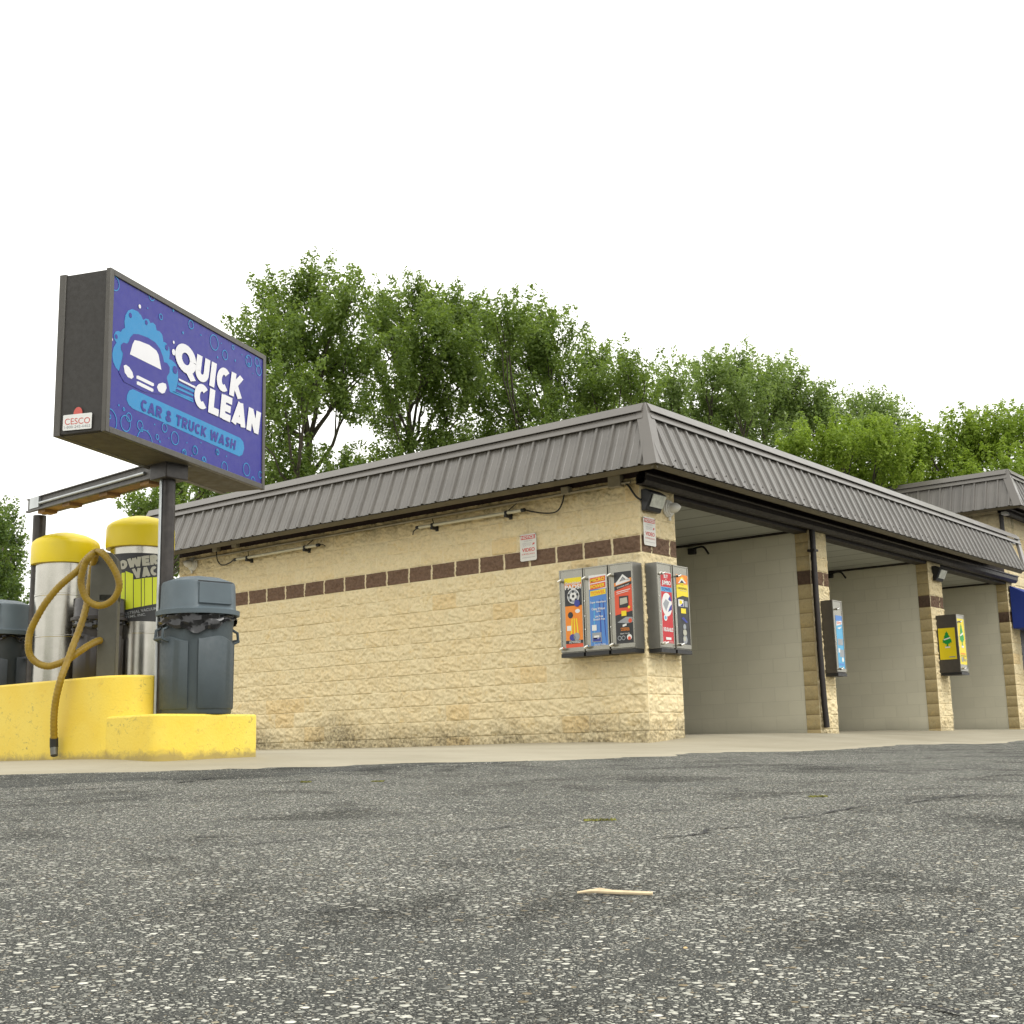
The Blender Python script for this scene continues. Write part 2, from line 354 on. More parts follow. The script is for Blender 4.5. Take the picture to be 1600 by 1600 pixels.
def m_asphalt(name="worn_asphalt", k0=1.0, lo=.0):
    t = NT(name); g = t.geo()
    warp = t.noise(g, 30, 2)
    def vor(scale, feat='F1'):
        v = t.new("ShaderNodeTexVoronoi", feature=feat); v.inputs["Scale"].default_value = scale; v.inputs["Randomness"].default_value = 1; t.link(g, v.inputs["Vector"]); return v
    big = t.noise(g, .45, 4, .6, .8); mid = t.noise(g, 2.2, 5, .65, .5); fine = t.noise(g, 300, 3, .6)
    patch = t.math('ADD', t.math('MULTIPLY', big, .65), t.math('MULTIPLY', mid, .35))
    clump = t.noise(g, 9, 4, .65, .8); streak = t.noise(g, 28, 3, .6)
    mixn = t.math('ADD', t.math('MULTIPLY', patch, .62), t.math('ADD', t.math('MULTIPLY', clump, .28), t.math('MULTIPLY', streak, .10)))
    cover = t.math('MULTIPLY', t.ramp(mixn, [(.39, .24), (.45, .52), (.50, .84), (.55, 1.0)]), k0)
    base = t.mix(t.noise(g, 5, 5), (.028, .030, .030), (.072, .075, .070)); base = t.mix(t.ramp(fine, [(.44, 0), (.68, .65)]), base, (.17, .17, .15))
    base = t.mix(t.ramp(t.noise(g, 160, 3, .6), [(.30, .9), (.42, 0)]), base, (.008, .008, .008))
    c = base; hh = t.math('MULTIPLY', fine, .5)
    for sc, k in ((270, .95), (170, .9), (104, .88), (68, .82), (46, .58)):
        v = vor(sc); sep = t.new("ShaderNodeSeparateColor"); t.link(v.outputs["Color"], sep.inputs[0])
        edge = t.math('ADD', v.outputs["Distance"], t.math('MULTIPLY', fine, .22))
        shape = t.ramp(edge, [(.38, 1.0), (.48, 0.0)]); rim = t.ramp(edge, [(.44, 0.0), (.50, .75), (.60, 0.0)])
        on = t.math('LESS_THAN', sep.outputs[0], t.math('MULTIPLY', cover, k))
        msk = t.math('MULTIPLY', shape, on)
        stone = t.ramp(sep.outputs[1], [(.0, (.085, .087, .08)), (.3, (.22, .223, .20)), (.7, (.47, .47, .405)), (1.0, (.82, .80, .70))])
        stone = t.mix(t.ramp(sep.outputs[2], [(.92, 0), (.95, .5)]), stone, (.38, .28, .14))
        stone = t.mix(t.ramp(fine, [(.35, .35), (.6, 0)]), stone, (.13, .13, .115))
        c = t.mix(t.math('MULTIPLY', rim, on), c, (.012, .012, .012)); c = t.mix(msk, c, stone)
        dome = t.math('MULTIPLY', t.ramp(v.outputs["Distance"], [(.0, 1.0), (.45, 0.0)]), on)
        hh = t.math('ADD', hh, t.math('MULTIPLY', dome, 45.0/sc))
    wear = t.noise(g, .95, 5, .62, 1.2); c = t.mix(1.0, c, t.ramp(wear, [(.37, .58), (.47, .92), (.56, 1.0)]), 'MULTIPLY')
    oil = t.noise(g, .55, 3, .55, .6); c = t.mix(t.ramp(oil, [(.66, 0), (.72, .45)]), c, (.022, .022, .021))
    t.color(c); t.set(Roughness=.9); t.b.inputs["Specular IOR Level"].default_value = .06
    t.bump(hh, .9, .008); return t.m
M['asphalt'] = m_asphalt()
M['tar'] = m_asphalt("dark_patched_asphalt", .24)
M['crack'] = paint("crack_gap", (.012, .012, .012), .9)
M['straw'] = paint("dry_straw_stick", (.62, .50, .32), .8, 0, .2, 40)
M['pebw'] = paint("pale_pebble", (.36, .355, .31), .8, 0, .3, 60); M['pebd'] = paint("dark_pebble", (.03, .03, .032), .7, 0, .3, 60); M['pebt'] = paint("tan_pebble", (.60, .42, .20), .8, 0, .2, 60)
M['moss'] = paint("moss_green", (.19, .19, .035), .9, 0, .3, 40)
def m_leaf(name, a, b, c):
    t = NT(name); ri = t.math('ADD', t.math('MULTIPLY', t.new("ShaderNodeNewGeometry").outputs["Random Per Island"], .55), t.math('MULTIPLY', t.attr("clump"), .45))  # clump tone puts the uneven lighting of the sprays into the leaf colour
    col = t.ramp(ri, [(0, a), (.5, b), (1, c)]); t.color(col); t.set(Roughness=.5); t.b.inputs["Specular IOR Level"].default_value = .35
    tr = t.new("ShaderNodeBsdfTranslucent"); t.link(t.mix(.5, col, (.34, .48, .05)), tr.inputs[0])
    ms = t.new("ShaderNodeMixShader"); ms.inputs[0].default_value = .5; t.link(t.b.outputs[0], ms.inputs[1]); t.link(tr.outputs[0], ms.inputs[2]); t.link(ms.outputs[0], t.out.inputs[0]); return t.m
M['leafA'] = m_leaf("maple_leaf", (.055, .095, .020), (.110, .168, .034), (.22, .295, .085))
M['leafB'] = m_leaf("silvery_leaf", (.100, .155, .045), (.180, .250, .080), (.29, .37, .15))
M['leafC'] = m_leaf("bright_green_leaf", (.125, .200, .020), (.205, .295, .030), (.30, .39, .060))
M['leafD'] = m_leaf("dark_leaf", (.045, .082, .022), (.078, .128, .034), (.13, .19, .06))
M['bark'] = paint("grey_bark", (.085, .075, .055), .9, 0, .3, 12, .5, 40)

# ------------------------------------------------------------------ ground
def gp(px, py, D, dz=0): p = at(px, py, D); return (p[0], p[1], p[2]+dz)
CTRL = [(0,0,-.148),(0,3.5,-.118),(0,7.16,-.088),(0,8.4,-.085),(.75,0,-.088),(1.6,0,-.07),(4.33,0,-.062),(8.86,0,-.052),(13,0,-.046),(4.33,2.2,-.055),(4.33,8,-.05),(13,8,-.05),
        gp(397,1183,9.47), gp(248,1186,9.05), gp(60,1190,9.75), gp(0,1191,10.1), (-6.75,5,-.17), (-3,0,-.165), (-3,5,-.13),
        gp(0,1212,7.6), gp(400,1201,8.4), gp(930,1187,9.7), gp(1120,1176,11.2), gp(1240,1172,12.6), gp(1440,1158.5,16.2), gp(1600,1151,19.4),
        (CAM[0],CAM[1],-.50), gp(800,1600,1.52), gp(800,1400,2.55), gp(800,1260,5.3), gp(300,1290,4.6), gp(1300,1230,6.0), gp(1500,1300,3.9), gp(100,1400,2.6), gp(1500,1500,1.9), gp(100,1560,1.65),
        (-14,-9,-.56), (-20,-4,-.5), (-18,-16,-.7), (0,-12,-.42), (8,-10,-.35), (18,-6,-.25), (-14,4,-.25), (-10,12,-.2), (6,14,-.15)]
_A = np.array(CTRL); _n = len(_A)
def _phi(r2): return .5*r2*np.log(r2+1e-9)
_K = _phi(((_A[:, None, :2]-_A[None, :, :2])**2).sum(-1))+np.eye(_n)*.25
_P = np.c_[np.ones(_n), _A[:, :2]]; _L = np.block([[_K, _P], [_P.T, np.zeros((3, 3))]])
_w = np.linalg.solve(_L, np.r_[_A[:, 2], 0, 0, 0])
def gz(x, y):
    x = np.asarray(x, float); y = np.asarray(y, float); sh = x.shape; X = x.ravel(); Y = y.ravel()
    r2 = (X[:, None]-_A[None, :, 0])**2+(Y[:, None]-_A[None, :, 1])**2
    z = _phi(r2)@_w[:_n]+_w[_n]+_w[_n+1]*X+_w[_n+2]*Y
    d = np.hypot(X+2, Y); k = np.clip((d-16)/14, 0, 1); k = k*k*(3-2*k); z = np.clip(z, -.8, .1)*(1-k)-.45*k
    return z.reshape(sh)
def grid_mesh(name, xs, ys, mat, dz=0.0, mask=None, kind='structure', zf=None):
    X, Y = np.meshgrid(xs, ys); Z = np.concatenate([gz(X[i:i+20], Y[i:i+20]) for i in range(0, len(ys), 20)])+dz
    if zf is not None: X, Y, Z = zf(X, Y, Z)
    nx, ny = len(xs), len(ys); V = np.stack([X, Y, Z], -1).reshape(-1, 3)
    i = (np.arange(ny-1)[:, None]*nx+np.arange(nx-1)[None, :]).ravel(); F = np.stack([i, i+1, i+nx+1, i+nx], -1)
    me = bpy.data.meshes.new(name); me.from_pydata(V.tolist(), [], F.tolist()); me.materials.append(mat)
    me.polygons.foreach_set("use_smooth", [True]*len(F)); o = bpy.data.objects.new(name, me); COL.objects.link(o); tag(o, kind=kind); return o
xs = np.r_[-400, -200, -100, -60, -40, -30, np.arange(-24, 22, .3), 24, 30, 40, 60, 100, 200, 400]
ys = np.r_[-400, -200, -100, -60, -40, -28, np.arange(-20, 16, .3), 18, 24, 30, 40, 60, 100, 200, 400]
grid_mesh("asphalt_lot", xs, ys, M['asphalt'])
def ground_hit(px, py):
    v = ray(px, py); t = .5
    for _ in range(600):
        p = CAM+v*t
        if p[2] < float(gz(np.array([p[0]]), np.array([p[1]]))[0]): break
        t += max(.01, t*.006)
    return p
# concrete apron: front edge follows a worn, uneven line
_ed = [ground_hit(px, py) for px, py in ((2, 1211), (200, 1206), (400, 1200.5), (600, 1195), (800, 1189.5), (930, 1186), (1040, 1180))]
EX = [-40]+[p[0] for p in _ed]+[0.6, 2.2, 4.0, 6.6, 14, 22]; EY = [_ed[0][1]]+[p[1] for p in _ed]+[-2.35, -2.3, -2.25, -2.2, -2.2, -2.2]
def edge_y(x):
    e = np.interp(x, EX, EY); return e+.22*(fbm(x*1.3, x*0+3, 5)-.5)*2+.14*(vn(x*6, x*0+1, 8)-.5)
def apron(X, Y, Z):
    t = (Y+3)/(12.6+3); e = edge_y(X); Yn = e+(t)*(12.6-e); Z = np.concatenate([gz(X[i:i+20], Yn[i:i+20]) for i in range(0, len(X), 20)])+.012; Z[0] -= .03; Yn[0] -= .012; return X, Yn, Z
ax = np.arange(-40, 22, .12); t_ = np.r_[0, .004, .012, .03, .05, .075, .1, .13, .16, .2, .25, .3, .4, .5, .7, 1]; ay = -3+t_*15.6
grid_mesh("concrete_apron", ax, ay, M['concrete'], zf=apron)
# dark repaired strip of asphalt along the apron
def strip(X, Y, Z):
    e = edge_y(X)+.02; w = np.interp(X, [-40, -9, -7.2, -6.2, -5.0, -4.6], [1.3, 1.15, .95, .6, .15, .02])+.06*(vn(X*2.5, X*0, 31)-.5)
    Yn = e-(1-Y)*np.maximum(w, .01); Z = np.concatenate([gz(X[i:i+20], Yn[i:i+20]) for i in range(0, len(X), 20)])+.005; Z[0] -= .012; Z[-1] -= .012; return X, Yn, Z
grid_mesh("asphalt_patch", np.arange(-30, -4.5, .1), np.linspace(0, 1, 7), M['tar'], zf=strip)
def strip2(X, Y, Z):
    e = edge_y(X)+.02; w = np.interp(X, [2.0, 3.2, 6, 22], [.02, 1.1, 2.4, 3.2])+.2*(vn(X*1.5, X*0, 37)-.5)
    Yn = e-(1-Y)*np.maximum(w, .01); Z = np.concatenate([gz(X[i:i+20], Yn[i:i+20]) for i in range(0, len(X), 20)])+.005; Z[0] -= .012; Z[-1] -= .012; return X, Yn, Z
def crack(pts, w, seed):
    mb = MB(); P = [ground_hit(*q)[:2] for q in pts]; path = []
    for a, b in zip(P[:-1], P[1:]):
        n = max(2, int(np.hypot(*(b-a))/.035))
        for i in range(n): path.append(a+(b-a)*i/n)
    path = np.array(path); i = np.arange(len(path)); d = np.gradient(path, axis=0); nrm = np.stack([-d[:, 1], d[:, 0]], -1)/np.maximum(1e-6, np.hypot(d[:, 0], d[:, 1]))[:, None]
    path = path+nrm*((fbm(i*.16, i*0+.5, seed)-.45)*.22)[:, None]
    ww = w*np.clip(.1+1.5*(vn(i*.23, i*0, seed+3)-.15), .05, 1.6)
    L, R = path+nrm*ww[:, None]/2, path-nrm*ww[:, None]/2; zl = gz(L[:, 0], L[:, 1])+.004; zr = gz(R[:, 0], R[:, 1])+.004
    vs = []
    for k in range(len(path)): vs += [(L[k, 0], L[k, 1], zl[k]), (R[k, 0], R[k, 1], zr[k])]
    mb.add(vs, [(2*k, 2*k+1, 2*k+3, 2*k+2) for k in range(len(path)-1)]); o = mb.build("crack", M['crack']); tag(o, kind='structure')
crack([(0,1345), (240,1331), (420,1318), (530,1311), (700,1300), (860,1286)], .011, 1)
crack([(1010,1312), (1180,1290), (1300,1268), (1450,1250), (1600,1236)], .012, 2)
crack([(1440,1566), (1475,1580), (1510,1600)], .009, 3)
crack([(0,1239), (200,1231), (330,1218), (480,1208), (620,1203), (800,1193)], .022, 4)
crack([(420,1318), (640,1296), (780,1300), (900,1290)], .006, 7)
crack([(250,1430), (430,1424), (560,1428), (640,1420)], .005, 8)
crack([(820,1385), (960,1366), (1080,1372), (1250,1350)], .005, 9)
crack([(1600,1303), (1450,1292), (1320,1300)], .008, 6)

# loose stones standing proud of the asphalt close to the camera
def stones():
    vs = []; fs = []; base = []
    for th, z in ((0, 1), ) : pass
    n = 2600; ang = rng.uniform(rad(YAW-27), rad(YAW+27), n); dist = 1.1+5.5*rng.random(n)**1.5
    x = CAM[0]+np.cos(ang)*dist; y = CAM[1]+np.sin(ang)*dist
    keep = (fbm(x*1.3, y*1.3, 55) > .40); x, y = x[keep], y[keep]; z = gz(x, y)
    s = rng.uniform(.0015, .0042, len(x)); rot = rng.uniform(0, 6.28, len(x))
    ring = [(math.cos(k*math.pi/3), math.sin(k*math.pi/3)) for k in range(6)]
    V = []; F = []
    for i in range(len(x)):
        o = len(V); c, sn = math.cos(rot[i]), math.sin(rot[i]); a, b, h = s[i]*rng.uniform(.9, 1.6), s[i], s[i]*rng.uniform(.35, .7)
        for lv, zz in ((1.0, -.3), (.85, .55)):
            for u, v in ring:
                j = rng.uniform(.8, 1.15); px, py = u*a*lv*j, v*b*lv*j; V.append((x[i]+px*c-py*sn, y[i]+px*sn+py*c, z[i]+h*zz))
        V.append((x[i], y[i], z[i]+h))
        for k in range(6): F.append((o+k, o+(k+1) % 6, o+6+(k+1) % 6, o+6+k)); F.append((o+6+k, o+6+(k+1) % 6, o+12))
    mb = MB(); mb.v = V; mb.f = F; mb.m = [0]*len(F); o = mb.build("gravel", M['pebw'], smooth=60); tag(o, "pale loose grit lying across the worn asphalt lot", "gravel", kind='stuff')
stones()

# ------------------------------------------------------------------ block walls
def block_wall(name, parent, x0, x1, z0, z1, mat, loc=(0,0,0), rz=0, split=True, off=0.0, nobond=False, step=.2, nsub=16, fade=(1, 1), seed=3):
    def axis(a, b, mod, sub):
        k0, k1 = math.floor(a/mod), math.ceil(b/mod); out = []
        for k in range(k0, k1+1): out += [k*mod-.006, k*mod-.0035, k*mod+.0035, k*mod+.006]+list(k*mod+.006+(mod-.012)*np.arange(1, sub)/sub)
        out = np.array(sorted(out)); return np.r_[a, out[(out > a+1e-3) & (out < b-1e-3)], b]
    xs, zs = axis(x0, x1, .2, nsub), axis(z0, z1, .2, nsub); X, Z = np.meshgrid(xs, zs)
    c = np.floor(Z/.2+1e-9); o = np.where(c % 2 == 0, 0, .2)+off; kx = np.floor((X-o)/.4+1e-9); fx = (X-o)/.4-kx; fz = Z/.2-c
    jz = (np.minimum(fz, 1-fz)*.2 < .0042); jx = (np.minimum(fx, 1-fx)*.4 < .0070) & (not nobond); J = np.maximum(jz*(.25+.75*(vn(X*1.7, c*3.1, 77) > .55)), jx*np.where(c == 10, 1.0, .2+.6*(hsh(kx, c, 15) > .6))); J = np.where((c == 10) | (c == 9) & (fz > .9) | (c == 11) & (fz < .1), np.maximum(jz, jx)*1.0, J); Jm = jz | jx
    if nobond: kx = kx*0
    tint = hsh(kx+50, c+50, seed); tint = np.where(tint > .955, .8, np.where(tint > .5, .2, .02))
    brown = ((c == 10) & ~Jm).astype(float)
    if split:
        sx, sz = X*1.0+37, Z+11
        g = fbm(sx*11+.4*Z*11, sz*17, seed, 4); rdg = 1-np.abs(2*vn(sx*16-sz*9, sz*21+sx*5, seed+5)-1); fi = vn(sx*60, sz*60, seed+9)
        tl = (hsh(kx, c, 91)-.5)*(fx-.5)+(hsh(kx, c, 92)-.5)*(fz-.5)
        pil = np.clip(np.minimum(np.minimum(fx, 1-fx)*.4, np.minimum(fz, 1-fz)*.2)/.035, 0, 1)
        g2 = fbm(sx*27+sz*8, sz*36, seed+3, 4); H = (.004+.034*(g-.40)+.030*(g2-.42)+.014*(rdg-.5)+.010*(fi-.5)+.010*tl)*(.75+.25*pil); H = np.where(Jm, np.minimum(H, .0), H)
    else: H = np.where(Jm, -.004, .0); J = Jm*1.0
    fd = np.ones_like(X)
    if fade[0]: fd *= np.clip((X-x0)/.03, 0, 1)
    if fade[1]: fd *= np.clip((x1-X)/.03, 0, 1)
    H = H*fd
    V = np.stack([X, -H, Z], -1).reshape(-1, 3); nx = len(xs)
    i = (np.arange(len(zs)-1)[:, None]*nx+np.arange(nx-1)[None, :]).ravel(); F = np.stack([i, i+1, i+nx+1, i+nx], -1)
    me = bpy.data.meshes.new(name); me.from_pydata(V.tolist(), [], F.tolist()); me.materials.append(mat)
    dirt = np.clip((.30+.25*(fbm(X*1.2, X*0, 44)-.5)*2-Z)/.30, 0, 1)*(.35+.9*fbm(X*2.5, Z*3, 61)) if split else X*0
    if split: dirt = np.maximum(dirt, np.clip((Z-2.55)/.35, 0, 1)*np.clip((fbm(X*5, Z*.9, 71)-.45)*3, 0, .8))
    for nm, a in (("joint", J), ("tint", tint), ("brown", brown), ("dirt", np.clip(dirt, 0, 1))):
        at_ = me.attributes.new(nm, 'FLOAT', 'POINT'); at_.data.foreach_set("value", a.ravel().astype(np.float32))
    me.polygons.foreach_set("use_smooth", [True]*len(F))
    ob = bpy.data.objects.new(name, me); COL.objects.link(ob); ob.parent = parent; ob.location = loc; ob.rotation_euler = (0, 0, rz); return ob

R90 = -math.pi/2                       # wall-mounted things: local x = viewer's right, -y = out of the wall, z = up
X2, X3, X4, WE = 4.334, 8.857, 12.967, 8.45
ZB, ZT, OB, OT = 2.845, 3.555, .62, .33
wash = thing("car_wash_building", "long tan block car wash with three open bays and a brown ribbed mansard roof", "building")
block_wall("side_wall", wash, -WE, 0, -.35, 2.868, M['split'], rz=R90, fade=(0, 1))
block_wall("corner_pier", wash, 0, .75, -.35, 2.868, M['split'], off=.2, fade=(1, 1), seed=8)
core = MB().box((.04, .2, -.35), (.2, WE, 2.86)).box((.04, .04, -.35), (.735, .199, 2.86)); core.build("wall_core", M['gray'], wash)
for xp, w in ((X2, .582), (X3, .60), (X4, .55)):
    p = block_wall("pillar", wash, 0, w, -.3, 2.9, M['split'], loc=(xp, 0, 0), fade=(1, 1), seed=int(xp))
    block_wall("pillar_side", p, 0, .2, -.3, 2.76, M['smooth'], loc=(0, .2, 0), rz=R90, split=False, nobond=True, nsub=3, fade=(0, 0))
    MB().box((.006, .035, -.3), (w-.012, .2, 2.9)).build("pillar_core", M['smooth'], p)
    p.location = (xp, 0, 0)
    MB().box((xp+.006, .2, -.3), (xp+w-.008, WE, 2.785)).build("partition_wall", M['gray'], wash)
    MB().box((xp-.02, .201, 2.752), (xp+.006, WE-.1, 2.785)).build("ceiling_gap_shade", M['gutter'], wash)  # thin dark strip stands in for the shaded gap where ceiling meets wall
MB().box((.2, WE-.1, -.3), (X4, WE, 2.785)).build("back_wall", M['gray'], wash)
MB().box((.2, .2, 2.785), (X4+.5, WE, 2.86)).build("ceiling", M['ceil'], wash)
MB().box((.75, .012, 2.728), (X4+.3, .2, 2.95)).build("header_beam", M['gutter'], wash)
# gutter: an open trough with a rolled lip
gp_ = [(-.015, 2.885), (-.015, 2.765), (-.11, 2.755), (-.15, 2.80), (-.155, 2.86), (-.175, 2.872), (-.175, 2.888), (-.145, 2.888), (-.14, 2.80), (-.105, 2.77), (-.03, 2.778), (-.03, 2.885)]
MB().prism([(-.09, y, z) for y, z in gp_], (13.3, 0, 0)).build("gutter", M['gutter'], wash)
MB().box((-.012, -.006, 2.870), (12.9, .2, 3.03)).box((-.012, .2, 2.870), (.2, WE-.01, 3.03)).build("eave_shade_plate", M['soffit'], wash)  # closes the wall top; its dark face stands in for shade under the eave
PITCHR = .2286
PROF = [(0, 0), (.028, 0), (.033, .006), (.049, .006), (.054, 0), (.088, 0), (.098, .026), (.126, .026), (.136, 0), (.173, 0), (.178, .006), (.194, .006), (.199, 0)]
def mansard(parent, loc, rz, xb0, xb1, xt0, xt1, zb, zt, ob, ot, seed=0):
    """ribbed sloping fascia facing local -y"""
    dy, dz = ob-ot, zt-zb; L = math.hypot(dy, dz); nrm = Vector((0, -dz/L, dy/L)); out = []
    def pt(x, v, h): return Vector((x, -ob+dy*v, zb+dz*v))+nrm*h
    mb = MB(); s = xb0; pr = []
    while s < xb1:
        for d_, h_ in PROF:
            if s+d_ < xb1: pr.append((s+d_, h_))
        s += PITCHR
    pr.append((xb1, 0)); vs = []; N = 6
    for x, h in pr:
        vt = 1.0
        if x < xt0: vt = min(vt, (x-xb0)/max(1e-6, xt0-xb0))
        if x > xt1: vt = min(vt, (xb1-x)/max(1e-6, xb1-xt1))
        for k in range(N): vs.append(pt(x, vt*k/(N-1), h+.0015*math.sin(k*2.1+x*1.7)))
    mb.add(vs, [(i*N+k, (i+1)*N+k, (i+1)*N+k+1, i*N+k+1) for i in range(len(pr)-1) for k in range(N-1)])
    s = xb0+.03+seed*.1
    while s < xb1-.1:                          # screw heads in two rows
        for v in (.13, .86 if int(s*7) % 3 == 0 else .13):
            q = pt(s+.21, v, .006)
            if xt0 < q.x < xt1: mb.box((q.x-.006, q.y-.004, q.z-.006), (q.x+.006, q.y+.004, q.z+.006), 1)
        s += PITCHR
    o = mb.build("roof_panel", [M['roof'], M['screw']], parent); o.location = loc; o.rotation_euler = (0, 0, rz); out.append(o)
    # cap flashing in two steps, eave board, soffit
    c = MB()
    for (y0, z0, y1, z1, th, x0, x1) in ((-ot-.075, zt-.045, -ot-.015, zt+.06, .03, xt0, xt1), (-ot-.088, zt-.135, -ot-.048, zt-.052, .02, xt0-.02, xt1+.02)):
        c.prism([(x0, y0, z0), (x0, y0-.012, z0+.004), (x0, y1-.012, z1), (x0, y1+th*3, z1+.004), (x0, y1+th*3, z1-.03)], (x1-x0, 0, 0))
    o = c.build("ridge_cap", M['rooftrim'], parent); o.location = loc; o.rotation_euler = (0, 0, rz)
    e = MB().prism([(xb0+.02, -ob+.055, zb-.05), (xb0+.02, -ob+.02, zb-.01), (xb0+.02, -ob+.02, zb-.002), (xb0+.02, -ob+.075, zb+.1), (xb0+.02, -ob+.075, zb-.05)], (xb1-xb0-.04, 0, 0))
    o = e.build("eave_board", M['eave'], parent); o.location = loc; o.rotation_euler = (0, 0, rz)
    o = MB().box((xb0+.14, -ob+.08, zb+.16), (xb1-.14, .03, zb+.19)).build("soffit", M['soffit'], parent); o.location = loc; o.rotation_euler = (0, 0, rz)
    return pt
mansard(wash, (0, 0, 0), 0, -OB, 12.10, -OT, 12.70, ZB, ZT, OB, OT)
mansard(wash, (0, 0, 0), R90, -WE-OB, OB, -WE-OT, OT, ZB, ZT, OB, OT, 1)
MB().box((-OT+.03, -OT+.03, 3.45), (12.9, WE+OT, 3.52)).build("roof_deck", M['roof'], wash)
def hip(parent, cx, cy, zb, zt, ob, ot, w=.16, d2=(1, 0), name="hip_trim"):
    B = Vector((cx-ob-.022, cy-ob-.022, zb-.012)); T = Vector((cx-ot-.022, cy-ot-.022, zt+.06)); out = Vector((-1, -1, .5)).normalized()*.012
    mb = MB(); a, b = Vector((0, 1, 0))*w, Vector((1, 0, 0))*w
    P = [B, B+a, T+a*.85, T, B+b, T+b*.85]
    mb.add(P+[p-out*1.2 for p in P], [(0, 3, 2, 1), (0, 4, 5, 3), (6, 7, 8, 9), (6, 9, 11, 10), (0, 1, 7, 6), (1, 2, 8, 7), (2, 3, 9, 8), (4, 0, 6, 10), (5, 4, 10, 11), (3, 5, 11, 9)])
    mb.build(name, M['rooftrim'], parent)
hip(wash, 0, 0, ZB, ZT, OB, OT)
# end trim of the front fascia
MB().add([(12.08, -.65, 2.83), (12.22, -.65, 2.83), (12.86, -.35, 3.60), (12.70, -.35, 3.60), (12.08, -.60, 2.83), (12.22, -.60, 2.83), (12.86, -.30, 3.60), (12.70, -.30, 3.60)],
         [(0, 1, 2, 3), (7, 6, 5, 4), (1, 0, 4, 5), (2, 1, 5, 6), (3, 2, 6, 7), (0, 3, 7, 4)]).build("end_trim", M['rooftrim'], wash)
ds = MB(); q = onplane(1272, 893, (0, 1, 0), -.06); dx = q[0]
ds.tube([(dx, -.07, 2.78), (dx, -.07, 2.6), (dx, -.065, 1.9), (dx+.005, -.065, 1.0), (dx+.03, -.065, .35), (dx+.05, -.07, .02)], .043, 8)
for z in (2.45,): ds.box((dx-.055, -.116, z), (dx+.06, -.002, z+.03))
ds.build("downspout", M['gutter'], wash, smooth=50)

# taller office part on the right
TX, TY, TZB, TZT = 13.4, .15, 4.21, 4.93
off = thing("office_building", "taller tan block office with brown mansard roof beyond the bays at the right edge", "building", (TX, TY, 0))
block_wall("wall", off, -6.5, 0, 2.6, 4.34, M['split'], rz=R90, fade=(0, 1), seed=21, nsub=6)
block_wall("wall", off, 0, 5, -.3, 4.34, M['split'], fade=(1, 0), seed=22, nsub=6)
MB().box((.035, .035, -.3), (5, 6.5, 4.33)).build("wall_core", M['smooth'], off)
mansard(off, (0, 0, 0), 0, -OB, 5.5, -OT, 5.2, TZB, TZT, OB, OT)
mansard(off, (0, 0, 0), R90, -6.8, OB, -6.5, OT, TZB, TZT, OB, OT, 1)
hip(off, 0, 0, TZB, TZT, OB, OT)
MB().box((-OT+.03, -OT+.03, TZT-.16), (5, 6.4, TZT-.1)).build("roof_deck", M['roof'], off)
MB().box((-.18, -.20, 4.13), (.02, -.1, 4.19)).build("conduit_box", M['white'], off, bevel=.006)
MB().prism([(-.12, y, z+1.42) for y, z in gp_], (5, 0, 0)).build("gutter", M['gutter'], off)
MB().tube([(-.05, -.06, 4.16), (-.05, -.06, 3.3)], .045, 8).build("downspout", M['gutter'], off, smooth=50)
aw = MB(); ax0 = X4+.03-TX; az1, az0, ad = 2.70, 1.87, 1.0
A = [(ax0, -.19, az1), (ax0, -.19-ad, az0+.28), (ax0, -.19-ad, az0), (ax0, -.19, az0)]
aw.prism(A, (2.6, 0, 0)); aw.build("awning", M['awning'], off, bevel=.008)
MB().box((ax0+.6, -.03, -.1), (ax0+1.5, .02, 2.0)).build("door", M['gutter'], off)

